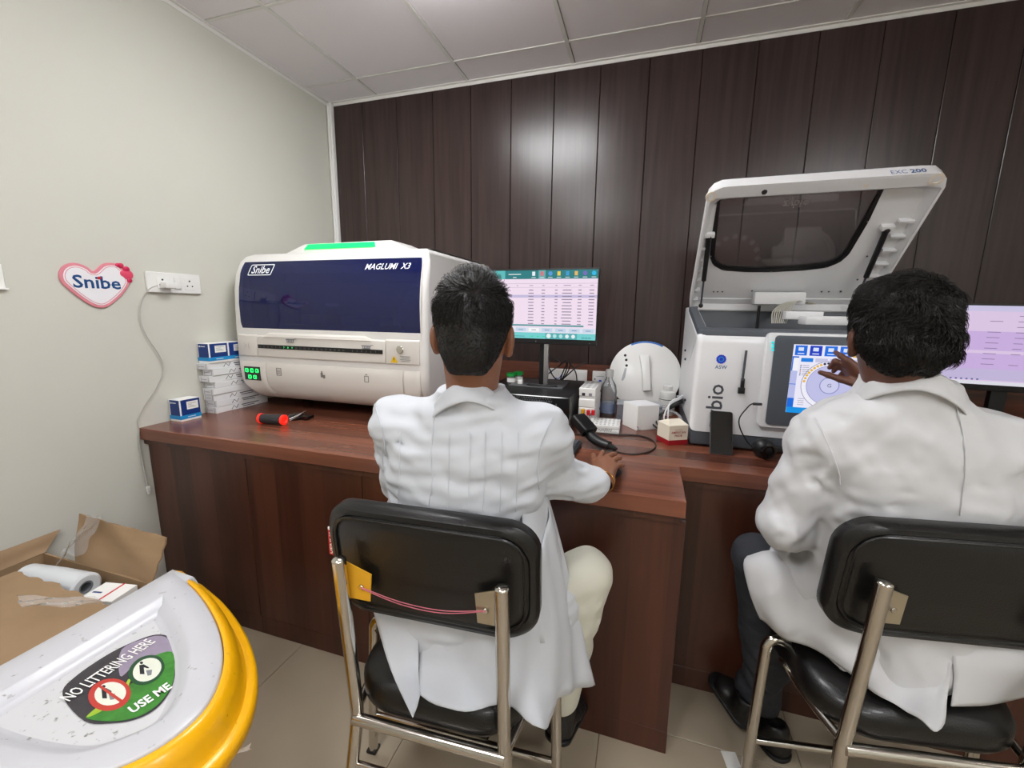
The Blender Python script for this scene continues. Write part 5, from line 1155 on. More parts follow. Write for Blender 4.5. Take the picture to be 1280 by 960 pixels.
def npobj(name, parts, m, parent, label=None):
    """mesh from several (verts, faces) pieces, world coordinates"""
    V, Fs = npjoin(*parts); P0 = WM[parent]; inv = np.array(P0.inverted(), np.float32); V = V @ inv[:3, :3].T+inv[:3, 3]
    loops = []; tot = []
    for f, o in Fs:
        if isinstance(f, np.ndarray): loops.append((f+o).ravel()); tot.append(np.full(len(f), f.shape[1]))
        else:
            loops.append(np.array([i+o for q in f for i in q])); tot.append(np.array([len(q) for q in f]))
    loops = np.concatenate(loops).astype(np.int32); tot = np.concatenate(tot).astype(np.int32)
    me = bpy.data.meshes.new(name); me.vertices.add(len(V)); me.vertices.foreach_set('co', V.ravel()); me.loops.add(len(loops)); me.loops.foreach_set('vertex_index', loops)
    me.polygons.add(len(tot)); me.polygons.foreach_set('loop_start', np.concatenate([[0], np.cumsum(tot)[:-1]]).astype(np.int32)); me.polygons.foreach_set('loop_total', tot)
    me.update(calc_edges=True); me.validate(); me.shade_smooth(); me.materials.append(MATS[m]); o = bpy.data.objects.new(name, me); C.objects.link(o); o.parent = parent; WM[o] = P0
    if label: o['label'] = label
    return o
def relax(m, it=2):
    """a little smoothing of the net"""
    v, f = m; 
    for _ in range(it):
        acc = np.zeros_like(v); num = np.zeros(len(v), np.float32)
        for a, b in ((0, 1), (1, 2), (2, 3), (3, 0)):
            np.add.at(acc, f[:, a], v[f[:, b]]); np.add.at(num, f[:, a], 1); np.add.at(acc, f[:, b], v[f[:, a]]); np.add.at(num, f[:, b], 1)
        v = v*.4+.6*acc/np.maximum(num, 1)[:, None]
    return v, f
def sheet(colsP, nu=6, nv=6, th=.003, ripple=None):
    """cloth panel through columns of control points (top to hem), with thickness"""
    cs = [catmull(c, nv) for c in colsP]; rows = list(zip(*cs)); G = [catmull(list(r), nu) for r in rows]
    nj, ni = len(G), len(G[0]); V = [Vector(p) for r in G for p in r]; N = []
    for j in range(nj):
        for i in range(ni):
            a = V[j*ni+min(i+1, ni-1)]-V[j*ni+max(i-1, 0)]; b = V[min(j+1, nj-1)*ni+i]-V[max(j-1, 0)*ni+i]; N.append(a.cross(b).normalized())
    if ripple: V = [p+n*ripple((k % ni)/(ni-1), (k//ni)/(nj-1)) for k, (p, n) in enumerate(zip(V, N))]
    F = [(j*ni+i, j*ni+i+1, (j+1)*ni+i+1, (j+1)*ni+i) for j in range(nj-1) for i in range(ni-1)]; o = len(V)
    rim_ = list(range(ni))+[j*ni+ni-1 for j in range(1, nj)]+[(nj-1)*ni+i for i in range(ni-2, -1, -1)]+[j*ni for j in range(nj-2, 0, -1)]
    V2 = V+[p-n*th for p, n in zip(V, N)]; F2 = F+[tuple(i+o for i in q[::-1]) for q in F]+[(rim_[k], o+rim_[k], o+rim_[(k+1) % len(rim_)], rim_[(k+1) % len(rim_)]) for k in range(len(rim_))]
    return np.array([tuple(p) for p in V2], np.float32), F2
_rw = np.random.RandomState(4)
def wrinkle(scale, stretch, seed, n=7):
    r = np.random.RandomState(seed); K = r.normal(size=(n, 3))*np.array(stretch)*scale; ph = r.uniform(0, 6.28, n); K2 = r.normal(size=(n, 3))*scale*.5
    def f(X, Y, Z):
        o = 0
        for i in range(n): o = o+np.sin(K[i, 0]*X+K[i, 1]*Y+K[i, 2]*Z+ph[i]+1.3*np.sin(K2[i, 0]*X+K2[i, 1]*Y+K2[i, 2]*Z))
        return o/n
    return f
def crease(a, b, w, depth):
    """a fold line pressed into the cloth between two points"""
    a = v3(a); b = v3(b); ba = b-a; L = float(ba@ba)
    def f(X, Y, Z):
        px, py, pz = X-a[0], Y-a[1], Z-a[2]; t = np.clip((px*ba[0]+py*ba[1]+pz*ba[2])/L, 0, 1)
        q = np.sqrt((px-t*ba[0])**2+(py-t*ba[1])**2+(pz-t*ba[2])**2); e = np.sin(np.pi*np.clip(t, .02, .98))
        return depth*e*(np.exp(-(q/w)**2)-.7*np.exp(-((q-2*w)/w)**2))
    return f
def skinmat(name, col):
    mat(name, col, .45, noise=.12, nscale=60, bump=.12); b = MATS[name].node_tree.nodes['Principled BSDF']; b.inputs['Subsurface Weight'].default_value = .08; b.inputs['Subsurface Radius'].default_value = (.01, .004, .002)
skinmat('skin_a', (134, 88, 64)); skinmat('skin_b', (98, 62, 48))
mat('coat', (199, 202, 208), .75, bump=.22, nscale=34, noise=.012); mat('coat2', (203, 203, 205), .75, bump=.22, nscale=34, noise=.012)
mat('cream_cloth', (204, 202, 188), .8, bump=.2, nscale=200); mat('dark_cloth', (50, 52, 58), .85, bump=.25, nscale=300)
mat('hair', (20, 16, 14), .42, noise=.3, nscale=90); mat('shoe', (22, 20, 20), .4, bump=.3, nscale=90); mat('gold', (212, 160, 80), .25, metal=1)
def cloth_folds(m, sc, dist, st=(1, 1, 1)):
    nt = MATS[m].node_tree; N = nt.nodes; tc = N.new('ShaderNodeTexCoord'); mp = N.new('ShaderNodeMapping'); mp.inputs['Scale'].default_value = st; n = N.new('ShaderNodeTexNoise'); n.inputs['Scale'].default_value = sc; n.inputs['Detail'].default_value = 3; n.inputs['Distortion'].default_value = 1.6; n.noise_type = 'RIDGED_MULTIFRACTAL'
    bp = N.new('ShaderNodeBump'); bp.inputs['Distance'].default_value = dist; bp.inputs['Strength'].default_value = .55; b = N['Principled BSDF']; old = b.inputs['Normal'].links[0].from_socket
    nt.links.new(tc.outputs['Object'], mp.inputs[0]); nt.links.new(mp.outputs[0], n.inputs['Vector']); nt.links.new(n.outputs['Fac'], bp.inputs['Height']); nt.links.new(old, bp.inputs['Normal']); nt.links.new(bp.outputs[0], b.inputs['Normal'])
cloth_folds('coat', 5.5, .012, (1, 1, .8)); cloth_folds('coat2', 6, .016, (1, 1, .8)); cloth_folds('cream_cloth', 7, .008); cloth_folds('dark_cloth', 9, .012, (.6, .6, 1.5))
for q in ('coat', 'coat2'): MATS[q].node_tree.nodes['Principled BSDF'].inputs['Sheen Weight'].default_value = .1
def rotm(yaw, pitch=0, roll=0): return Matrix.Rotation(yaw, 3, 'Z') @ Matrix.Rotation(pitch, 3, 'X') @ Matrix.Rotation(roll, 3, 'Y')
def head_field(c, R, neck0, s=1.0):
    """skull, face, ears, neck; c centre of the skull; local x right, y forward, z up"""
    c = Vector(c); W_ = lambda x, y, z: c+R @ Vector((x*s, y*s, z*s)); S_ = lambda *r: tuple(q*s for q in r)
    F = Field(c-Vector((.14, .16, .30)), c+Vector((.14, .16, .16)), .003)
    F.ell(W_(0, -.005, .01), S_(.074, .094, .10), R, 0); F.ell(W_(0, .03, -.045), S_(.060, .068, .085), R, .03); F.ell(W_(0, .062, -.085), S_(.036, .03, .032), R, .03)
    F.ell(W_(0, .085, -.005), S_(.05, .016, .02), R, .02)
    F.cap(W_(0, .09, .0), W_(0, .112, -.038), .009*s, .012*s, .012); F.ell(W_(.012, .102, -.042), S_(.008, .009, .007), R, .006); F.ell(W_(-.012, .102, -.042), S_(.008, .009, .007), R, .006)
    for q in (-1, 1):
        F.ell(W_(q*.03, .090, -.008), S_(.016, .012, .011), R, .008, 'sub'); F.ell(W_(q*.042, .062, -.035), S_(.024, .024, .02), R, .02)
        F.ell(W_(q*.079, -.006, -.022), S_(.011, .020, .033), R @ Matrix.Rotation(q*.45, 3, 'Z'), .006); F.ell(W_(q*.088, .002, -.020), S_(.006, .011, .020), R @ Matrix.Rotation(q*.45, 3, 'Z'), .006, 'sub'); F.ell(W_(q*.080, -.002, -.05), S_(.008, .01, .010), R, .006)
    F.ell(W_(0, .094, -.066), S_(.024, .010, .006), R, .006); F.ell(W_(0, .092, -.076), S_(.021, .011, .007), R, .006)
    n0 = Vector(neck0); F.cap(W_(0, -.022, -.06), n0+Vector((0, .008, .03)), .055*s, .052*s, .03); F.cap(W_(0, .01, -.08), n0+Vector((0, .03, .02)), .048*s, .050*s, .03)
    return F, W_
def strands(roots, n_seg=4, w=.0011):
    """hair locks: list of point lists -> thin three-sided tapered blades"""
    V = []; Fq = []; o = 0
    for P_ in roots:
        m = len(P_)
        for i, p in enumerate(P_):
            t = (P_[min(i+1, m-1)]-P_[max(i-1, 0)]); a = t.cross(Vector((.31, .52, .79))).normalized(); b = t.cross(a).normalized(); q = w*(1-.85*i/(m-1))
            for k in range(3): an = 2.094*k; V.append(tuple(p+a*(q*math.cos(an))+b*(q*math.sin(an))))
        for i in range(m-1):
            for k in range(3): Fq.append((o+i*3+k, o+i*3+(k+1) % 3, o+i*3+3+(k+1) % 3, o+i*3+3+k))
        o += m*3
    return np.array(V, np.float32), np.array(Fq)
def cap_strands(cap, n, centre, flow, seed, seg=4, w=.001, zmin=None):
    """short locks rooted on a hair cap; flow(p, nrm, rnd) -> (direction, length, lift, curl)"""
    v, f = cap; a = v[f[:, 1]]-v[f[:, 0]]; b = v[f[:, 3]]-v[f[:, 0]]; fn = np.cross(a, b); ar = np.linalg.norm(fn, axis=1)+1e-12; fn = fn/ar[:, None]; c = v[f].mean(1)
    out = (fn*(c-np.array(centre, np.float32))).sum(1)
    if (out > 0).mean() < .5: fn = -fn; out = -out
    ok = np.where(out > .02)[0]; rs = np.random.RandomState(seed); pick = rs.choice(ok, n, p=ar[ok]/ar[ok].sum()); rr = random.Random(seed); S_ = []
    for k in pick:
        p = Vector(c[k].tolist()); nn = Vector(fn[k].tolist()); r = flow(p, nn, rr)
        if r is None: continue
        tn, L_, lift, curl = r; tn = (tn-nn*tn.dot(nn)).normalized(); sd = nn.cross(tn); ph = 40*p.x+55*p.z
        S_.append([p-nn*.001+tn*(L_*t)+nn*(lift*math.sin(t*2.2)-.5*(L_*t)**2/.09)+sd*(curl*math.sin(t*4+ph)) for t in [i/seg for i in range(seg+1)]])
    return strands(S_, seg, w)
def collar(c, rx, ry, zb, drop_front, fall, th=.003, yaw=0, open_=.5, fallr=.02):
    """shirt collar: stand and turned-down fall round the neck, highest at the nape, open at the front"""
    n = 60; prof_ = [(-.004, -fall*1.1), (-.002, -.012), (.001, -.002), (.006, .002), (.011, -.003), (fallr*.75, -fall*.5), (fallr+.004, -fall), (fallr+.002, -fall-.003), (fallr*.6, -fall*.5-.002), (.006, -.012), (.004, -fall*1.1)]
    def fn(u, v):
        a = math.radians(-90)+yaw+(u-.5)*2*PI*(1-open_*.16); k = v*(len(prof_)-1); i = min(int(k), len(prof_)-2); t = k-i
        dr = prof_[i][0]*(1-t)+prof_[i+1][0]*t; dz = prof_[i][1]*(1-t)+prof_[i+1][1]*t
        fr = (1-math.cos((u-.5)*2*PI))/2; z = zb-drop_front*fr**.85; spread = 1+.30*fr
        return (c[0]+(rx*spread+dr)*math.cos(a), c[1]+(ry*spread+dr)*math.sin(a), z+dz*(1+.35*fr))
    g = grid(fn, n, 31); return np.array(g[0], np.float32), g[1]
def seam(P_, r=.0016): g = tube(P_, r, 5); return np.array(g[0], np.float32), g[1]
def shoe(name, heel, toe, z0, parent, m='shoe', w=.042, h=.075, woven=False):
    a = Vector(heel); b = Vector(toe); d = (b-a); L_ = d.length; yw = math.atan2(d.y, d.x)-PI/2; pt = math.atan2(d.z, math.hypot(d.x, d.y)); R = rotm(yw, pt)
    F = Field((-.07, -.05, -.02), (.07, L_+.05, .14), .004)
    F.cap((0, .03, .03), (0, L_*.55, .028), .036, .036, .02, flat=((0, 0, 1), .8)); F.ell((0, L_*.72, .026), (w, L_*.28, .028), None, .025); F.cap((0, .035, .03), (0, .04, .07), .036, .038, .02)
    F.ell((0, .05, .10), (.026, .03, .03), None, .01, 'sub'); F.below((0, 0, 1), (0, 0, .0))
    if woven: F.bend(lambda X, Y, Z: .0022*np.sin(Y*420)*np.sin(X*300))
    v, f = relax(F.mesh(), 1); v = v @ np.array(R, np.float32).T+v3(a)
    s_ = npobj(name, [(v, f)], m, parent)
    so = prism(rrect(w*1.9, L_+.03, .036, 6, 0, L_/2+.005), -.001, .012, .002, 1); so = np.array(so[0], np.float32) @ np.array(R, np.float32).T+v3(a), so[1]
    npobj('sole', [so], 'black_pl', s_)
def finish_body(t, name_parts, m): return npobj('body', name_parts, m, t)

# ---------------------------------------------------------------- first person, in front of the thin monitor
p1 = thing('person', 'seated person with short black hair, white lab coat and cream trousers', 'person', (-.42, .95, 0))
H1 = Vector((-.368, .885, 1.322)); R1 = rotm(math.radians(13), math.radians(-4), math.radians(1)); N1 = Vector((-.385, .90, 1.12))
HF, W1 = head_field(H1, R1, N1, 1.03)
hm = HF.mesh()
# right hand on the mouse, fingers spread forward
HB_ = Field((-.16, 1.12, .84), (.04, 1.40, .96), .0022)
wr1 = onZ(757, 600, .892); pal = onZ(761, 583, .896)
kn = [onZ(x, y, z) for x, y, z in ((749, 575, .902), (758, 572, .908), (765, 576, .905), (769, 583, .896))]
mid_ = [onZ(x, y, z) for x, y, z in ((752, 567, .904), (765, 568.5, .908), (771, 573, .904), (774.5, 581.5, .892))]
tip = [onZ(x, y, z) for x, y, z in ((754, 563.5, .886), (770.5, 566.5, .885), (775, 573, .881), (778, 582, .874))]
HB_.cap(wr1-Vector((.012, .11, -.003)), wr1, .028, .024, .0, flat=((0, 0, 1), .8))
for k in range(4):
    HB_.cap(wr1, kn[k], .019, .0100, .012); HB_.cap(kn[k], mid_[k], .0088, .0080, .003); HB_.cap(mid_[k], tip[k], .0080, .0068, .003)
th0 = wr1+Vector((-.02, .02, -.004)); th1 = onZ(743, 575, .885); th2 = onZ(741, 567, .874)
HB_.cap(th0, th1, .016, .0115, .012); HB_.cap(th1, th2, .0112, .0085, .006)
hand = relax(HB_.mesh(), 1)
# core of the body under the clothes
T1 = [(.49, -.42, .945, .17, .125, .06), (.60, -.42, .945, .165, .12, .06), (.75, -.418, .935, .16, .11, .05), (.95, -.41, .93, .175, .115, .03), (1.07, -.40, .925, .17, .095, 0), (1.125, -.39, .915, .11, .075, 0), (1.16, -.385, .905, .065, .062, 0)]
sR, eR, wR = Vector((-.215, .95, 1.075)), Vector((-.205, 1.01, .945)), wr1-Vector((.01, .06, -.004))
sL, eL, wL = Vector((-.595, .93, 1.07)), Vector((-.628, .985, .885)), Vector((-.54, 1.16, .89))
BF = Field((-.75, .75, .02), (.05, 1.3, 1.2), .009)
BF.stack(T1, .03, 2.2, -.025); BF.chain([sR, eR, wR], [.04, .036, .026]); BF.chain([sL, eL, wL, wL+Vector((.04, .07, .0))], [.04, .036, .026, .026])
hR1, kR1, aR1 = Vector((-.33, .97, .545)), Vector((-.108, 1.045, .668)), Vector((-.168, 1.055, .26)); hL1, kL1, aL1 = Vector((-.51, .97, .545)), Vector((-.55, 1.10, .52)), Vector((-.44, 1.10, .14))
BF.chain([hR1, kR1, aR1], [.065, .045, .03]); BF.chain([hL1, kL1, aL1], [.065, .045, .03])
npobj('body', [hm, hand, relax(BF.mesh(), 2)], 'skin_a', p1)
for q in (-1, 1): npobj('eye', [(lambda g: (np.array(g[0], np.float32), g[1]))(ball(.0105, 12, 8, (1, 1, 1), tuple(W1(q*.03, .081, -.008))))], 'card', p1)
def hair1():
    F = Field(H1-Vector((.13, .14, .14)), H1+Vector((.13, .14, .16)), .003)
    F.ell(W1(0, -.006, .014), (.0835, .102, .112), R1, 0); F.ell(W1(0, -.055, -.055), (.056, .050, .055), R1, .03)
    F.ell(W1(0, .14, -.06), (.12, .10, .13), R1, .02, 'sub')
    for q in (-1, 1): F.ell(W1(q*.105, .0, -.060), (.040, .055, .062), R1, .015, 'sub'); F.ell(W1(q*.10, -.075, -.105), (.052, .07, .06), R1, .02, 'sub')
    F.ell(W1(0, -.09, -.168), (.13, .10, .075), R1, .015, 'sub'); w = wrinkle(120, (1, 1, .4), 3); F.bend(lambda X, Y, Z: .0016*w(X, Y, Z))
    cap = F.mesh(); crown = W1(.018, -.075, .075)
    def flow(p, nn, rr):
        q = R1.transposed() @ (p-H1); away = (p-crown); top = max(0, min(1, (q.z+.005)/.09)); g = Vector((rr.gauss(0, .35), rr.gauss(0, .35), rr.gauss(0, .35)))
        if q.z > .07: d = away.normalized()+R1 @ Vector((-.5, .7, .25))+g
        else: d = away.normalized()*.7+Vector((0, 0, -.8))+R1 @ Vector((-.35 if q.x < 0 else .1, 0, 0))+g
        return d, (.006+.032*top)*rr.uniform(.5, 1.25), (.0015+.017*top*rr.random()**2), .003
    return [cap, cap_strands(cap, 12000, H1, flow, 3, 4, .0009)]
npobj('hair', hair1(), 'hair', p1)
# trousers and shoes
TF = Field((-.75, .78, .10), (.05, 1.28, .78), .006)
TF.stack([(.485, -.42, .955, .165, .12, .06), (.56, -.42, .955, .17, .125, .06), (.66, -.42, .95, .15, .11, .06)], .03, 2.2)
TF.chain([hR1, kR1, Vector((-.150, 1.05, .43)), aR1], [.088, .064, .062, .054], .04, .02); TF.chain([hL1, kL1, aL1], [.085, .066, .05], .04, .02)
w_ = wrinkle(42, (1, 1, 1.6), 11); TF.bend(lambda X, Y, Z: .009*w_(X, Y, Z)*np.exp(-((Z-.55)/.16)**2))
for k in range(4): TF.bend(crease(kR1+Vector((.05, -.05+.01*k, -.04-.035*k)), kR1+Vector((-.07, .0, -.085-.025*k)), .007, .007))
npobj('trousers', [relax(TF.mesh(), 2)], 'cream_cloth', p1)
shoe('shoe', (-.172, 1.005, .145), (-.135, 1.185, .105), 0, p1, woven=True); shoe('shoe', (-.44, 1.03, .0), (-.43, 1.17, .0), 0, p1)
# lab coat
CF = Field((-.76, .76, .46), (.02, 1.26, 1.26), .005)
CT = [(.485, -.42, .95, .205, .145, .06), (.58, -.42, .95, .208, .148, .06), (.72, -.42, .94, .197, .138, .05), (.90, -.412, .935, .203, .138, .03), (1.0, -.405, .932, .212, .136, .01), (1.07, -.40, .93, .205, .118, 0), (1.115, -.393, .922, .165, .095, 0), (1.15, -.386, .912, .105, .08, 0), (1.18, -.383, .905, .078, .072, 0)]
CF.stack(CT, .02, 2.3); wE = eR.lerp(wR, .80); dE = (wR-eR).normalized(); CF.chain([sR+Vector((-.02, -.01, 0)), sR, eR, wE], [.066, .064, .056, .047], .05, .025)
CF.chain([sL+Vector((.02, 0, 0)), sL, eL, wL], [.068, .070, .058, .044], .05, .025); CF.cap((-.33, .97, .56), (-.20, 1.01, .61), .105, .09, .05)
CF.cap(wE+dE*.075, wE+dE*.2, .055, .055, .004, 'sub'); CF.cap(wE, wE+dE*.1, .034, .036, .003, 'sub')
w1_ = wrinkle(26, (1, 1, 1.2), 5); w2_ = wrinkle(60, (.5, .5, 1.4), 8)
CF.bend(lambda X, Y, Z: .013*w1_(X, Y, Z)+.0055*w2_(X, Y, Z))
for a, b, w, d in (((-.235, .86, .98), (-.42, .80, .92), .010, .006), ((-.24, .87, .95), (-.40, .80, .85), .010, .006), ((-.25, .87, .92), (-.36, .81, .79), .010, .005), ((-.575, .86, 1.06), (-.45, .80, 1.02), .010, .004), ((-.60, .86, .92), (-.42, .80, .88), .011, .006), ((-.60, .86, .86), (-.40, .80, .83), .010, .006), ((-.55, .85, .95), (-.30, .81, .96), .009, .003),
                   ((-.30, .86, 1.12), (-.38, .83, 1.05), .008, .004), ((-.47, .86, 1.12), (-.40, .83, 1.06), .008, .004), ((-.18, .92, 1.06), (-.15, .99, .98), .010, .007), ((-.165, .95, 1.03), (-.12, 1.06, .95), .009, .006), ((-.20, .95, .94), (-.12, 1.05, .93), .009, .006), ((-.18, .97, .90), (-.10, 1.10, .90), .009, .006), ((-.14, 1.05, .94), (-.09, 1.14, .92), .008, .005), ((-.645, .90, 1.0), (-.60, .87, .90), .010, .006)):
    CF.bend(crease(a, b, w*.8, d*1.5))
CF.below((0, 0, 1), (0, 0, .475))
coat_parts = [relax(CF.mesh(), 1), collar((-.383, .905), .068, .068, 1.210, .125, .040, yaw=.32, open_=.6)]
Pz = lambda x, y, Y: onY(x, y, Y)
coat_parts.append(sheet([[Pz(468, 765, .82), onZ(489, 838, .498), onZ(516, 898, .488)], [Pz(500, 768, .815), onZ(508, 836, .502), onZ(522, 882, .489)], [Pz(524, 770, .81), Pz(523, 830, .795), onZ(525, 868, .487)]], 5, 5))
coat_parts.append(sheet([[Pz(525, 765, .815), Pz(524, 825, .80), onZ(525, 868, .488)], [Pz(575, 775, .815), Pz(570, 835, .795), onZ(572, 891, .486)], [Pz(622, 785, .815), Pz(620, 840, .795), onZ(632, 881, .486)], [Pz(655, 785, .82), Pz(660, 845, .81), onZ(682, 912, .47)], [Pz(670, 700, .86), Pz(690, 795, .865), Pz(697, 872, .87)], [Pz(684, 655, .92), Pz(708, 760, .935), Pz(722, 862, .94)], [Pz(684, 622, .965), Pz(714, 742, .99), Pz(742, 855, 1.0)]], 6, 6, ripple=lambda u, v: .006*v*math.sin(u*23+1)+.003*math.sin(u*41+5*v)))
coat_parts.append(sheet([[Pz(650, 600, .86), Pz(655, 700, .845), Pz(658, 800, .83)], [Pz(668, 612, .90), Pz(676, 700, .875), Pz(690, 800, .865)], [Pz(684, 622, .965), Pz(700, 690, .97), Pz(716, 760, .98)]], 5, 5))
lc1 = npobj('lab_coat', coat_parts, 'coat', p1)
def backline(P_, Y0, Y1):
    out = []
    for x, y in P_:
        # march along the view ray to the coat surface
        d = _ray(x, y); o0 = Vector((0, 0, CAMZ)); best = None
        for k in range(400):
            t = (Y0+(Y1-Y0)*k/400)/d.y; p = o0+d*t; i = ((np.array(p)-CF.lo)/CF.h).astype(int)
            if (i >= 0).all() and (i < CF.n).all() and CF.D[tuple(i)] < .0035: best = p; break
        if best: out.append(best)
    return out
def seamline(P_, parent, F_, m, Y0, Y1, r=.0014):
    out = []
    for x, y in [(v.x, v.y) for v in catmull([(a, b, 0) for a, b in P_], 6)]:
        d = _ray(x, y); o0 = Vector((0, 0, CAMZ))
        for k in range(500):
            t = (Y0+(Y1-Y0)*k/500)/d.y; p = o0+d*t; i = np.rint((np.array(p)-F_.lo)/F_.h).astype(int)
            if (i >= 0).all() and (i < F_.n).all() and F_.D[tuple(i)] < .002: out.append(p); break
    if len(out) > 2: npobj('seam', [(lambda g: (np.array(g[0], np.float32), g[1]))(tube(out, r, 5))], m, parent)
seamline([(545, 506), (541, 540), (539, 575), (540, 600), (534, 640)], lc1, CF, 'coat', .72, 1.0); seamline([(692, 521), (678, 550), (673, 585), (674, 612)], lc1, CF, 'coat', .74, 1.05); seamline([(468, 505), (478, 540), (482, 570)], lc1, CF, 'coat', .74, 1.05)
for x in (478, 500, 562, 588, 607, 628, 648): seamline([(x, 540), (x-1, 590), (x-3, 640)], lc1, CF, 'coat', .72, 1.0, .0007)
# bangle
bc = wr1+Vector((-.004, -.012, .0)); dv = (wr1-wR).normalized(); a_ = dv.orthogonal().normalized(); b_ = dv.cross(a_)
npobj('bangle', [(lambda g: (np.array(g[0], np.float32), g[1]))(tube([bc+(a_*math.cos(2*PI*k/28)+b_*math.sin(2*PI*k/28))*.0295 for k in range(28)], .0017, 6, True))], 'gold', p1, 'thin gold bangle')
# ---------------------------------------------------------------- second person, reaching to the touch screen
p2 = thing('person', 'seated person with bushy black hair, white lab coat and dark trousers touching a screen', 'person', (.66, 1.24, 0))
H2 = Vector((.548, 1.172, 1.330)); R2 = rotm(math.radians(-9), math.radians(-5), math.radians(-2)); N2 = Vector((.585, 1.185, 1.13))
HF, W2 = head_field(H2, R2, N2, 1.06); hm = HF.mesh()
T2 = [(.49, .68, 1.245, .185, .13, .15), (.62, .675, 1.24, .18, .125, .15), (.80, .655, 1.235, .175, .12, .15), (.97, .63, 1.225, .185, .12, .12), (1.08, .61, 1.215, .175, .10, .1), (1.14, .60, 1.20, .11, .08, .1), (1.18, .595, 1.19, .065, .064, .1)]
# right hand at the screen: index up, middle bent, thumb below
Yt = SY-.009
HN = Field((.48, 1.50, 1.08), (.86, 1.68, 1.30), .0022)
o3 = lambda x, y, Y: onY(x, y, Y)
wr2 = o3(1088, 476, 1.60); 
kI, kM, kR_, kP = o3(1060, 451, 1.615), o3(1056, 456, 1.632), o3(1058, 463, 1.642), o3(1062, 470, 1.645)
HN.cap(wr2+Vector((.075, -.06, -.045)), wr2, .027, .025, 0)
for q in (kI, kM, kR_, kP): HN.cap(wr2, q, .021, .0115, .014)
HN.cap(kI, o3(1051, 445, 1.628), .0100, .0092, .005); HN.cap(o3(1051, 445, 1.628), o3(1044.5, 440.5, Yt+.002), .0092, .0072, .004)
HN.cap(kM, o3(1044, 451.5, 1.640), .0100, .0092, .005); HN.cap(o3(1044, 451.5, 1.640), o3(1037, 459.5, Yt), .0090, .0072, .004)
HN.cap(kR_, o3(1047, 458, 1.646), .0096, .0088, .004); HN.cap(o3(1047, 458, 1.646), o3(1042, 464, Yt), .0086, .0070, .004)
HN.cap(kP, o3(1054, 466, 1.65), .0085, .0078, .004); HN.cap(o3(1054, 466, 1.65), o3(1049, 470, Yt), .0076, .0062, .004)
HN.cap(o3(1074, 480, 1.605), o3(1051, 474, 1.622), .016, .0112, .012); HN.cap(o3(1051, 474, 1.622), o3(1036, 469, 1.636), .0110, .0100, .006); HN.cap(o3(1036, 469, 1.636), o3(1025.5, 465.5, 1.646), .0096, .0078, .005)
hand = relax(HN.mesh(), 1)
sR, eR, wR = Vector((.765, 1.215, 1.075)), Vector((.845, 1.385, .965)), wr2+Vector((.06, -.05, -.036))
sL, eL, wL = Vector((.445, 1.21, 1.055)), Vector((.388, 1.215, .80)), Vector((.445, 1.36, .735))
hL2, kL2, aL2 = Vector((.59, 1.27, .545)), Vector((.36, 1.325, .645)), Vector((.445, 1.375, .12)); hR2, kR2, aR2 = Vector((.76, 1.27, .545)), Vector((.66, 1.38, .62)), Vector((.41, 1.39, .14))
BF = Field((.28, 1.05, .06), (1.0, 1.62, 1.22), .009)
BF.stack(T2, .03, 2.2, -.025); BF.chain([sR, eR, wR], [.04, .036, .026]); BF.chain([sL, eL, wL, wL+Vector((.05, .04, -.02))], [.04, .036, .026, .028])
BF.chain([hL2, kL2, aL2], [.06, .043, .03]); BF.chain([hR2, kR2, aR2], [.06, .043, .03])
npobj('body', [hm, hand, relax(BF.mesh(), 2)], 'skin_b', p2)
for q in (-1, 1): npobj('eye', [(lambda g: (np.array(g[0], np.float32), g[1]))(ball(.0105, 12, 8, (1, 1, 1), tuple(W2(q*.031, .084, -.008))))], 'card', p2)
def hair2():
    F = Field(H2-Vector((.15, .16, .15)), H2+Vector((.15, .16, .16)), .003)
    F.ell(W2(0, -.008, .016), (.085, .104, .098), R2, 0); F.ell(W2(0, -.052, -.040), (.074, .055, .062), R2, .03); F.ell(W2(0, .02, .054), (.078, .09, .058), R2, .03)
    F.ell(W2(0, .15, -.07), (.12, .10, .13), R2, .02, 'sub')
    for q in (-1, 1): F.ell(W2(q*.108, .005, -.058), (.044, .058, .052), R2, .012, 'sub'); F.ell(W2(q*.11, -.06, -.12), (.05, .07, .05), R2, .02, 'sub')
    F.ell(W2(0, -.07, -.168), (.14, .12, .07), R2, .015, 'sub'); w = wrinkle(70, (1, 1, 1), 13); F.bend(lambda X, Y, Z: .0075*w(X, Y, Z))
    cap = F.mesh(); crown = W2(.02, -.05, .09); sw2 = wrinkle(55, (1, 1, 1), 31)
    def flow(p, nn, rr):
        a = float(sw2(p.x, p.y, p.z)); d = (p-crown).normalized()+Vector((-.35+1.6*a, 0, -.45+1.2*a))+Vector((rr.gauss(0, .22), rr.gauss(0, .22), rr.gauss(0, .22)))
        low = (p-H2).z < -.05; return d, rr.uniform(.018, .036)*(.6 if low else 1), rr.uniform(.003, .013)*(.5 if low else 1), .005
    return [cap, cap_strands(cap, 11000, H2, flow, 8, 5, .0011)]
npobj('hair', hair2(), 'hair', p2)
TF = Field((.26, 1.05, .08), (.98, 1.50, .78), .006)
TF.stack([(.485, .68, 1.25, .175, .12, .15), (.56, .68, 1.25, .18, .125, .15), (.66, .675, 1.245, .16, .11, .15)], .03, 2.2)
TF.chain([hL2, kL2, Vector((.408, 1.365, .38)), aL2], [.085, .062, .058, .052], .04, .02); TF.chain([hR2, kR2, aR2], [.085, .062, .05], .04, .02)
w_ = wrinkle(50, (1, 1, 2.2), 21); TF.bend(lambda X, Y, Z: .005*w_(X, Y, Z)*np.exp(-((Z-.2)/.15)**2)+.002*w_(X, Y, Z))
for k in range(4): TF.bend(crease((.35+.02*k, 1.30, .30-.05*k), (.49, 1.31, .27-.05*k), .009, .009))
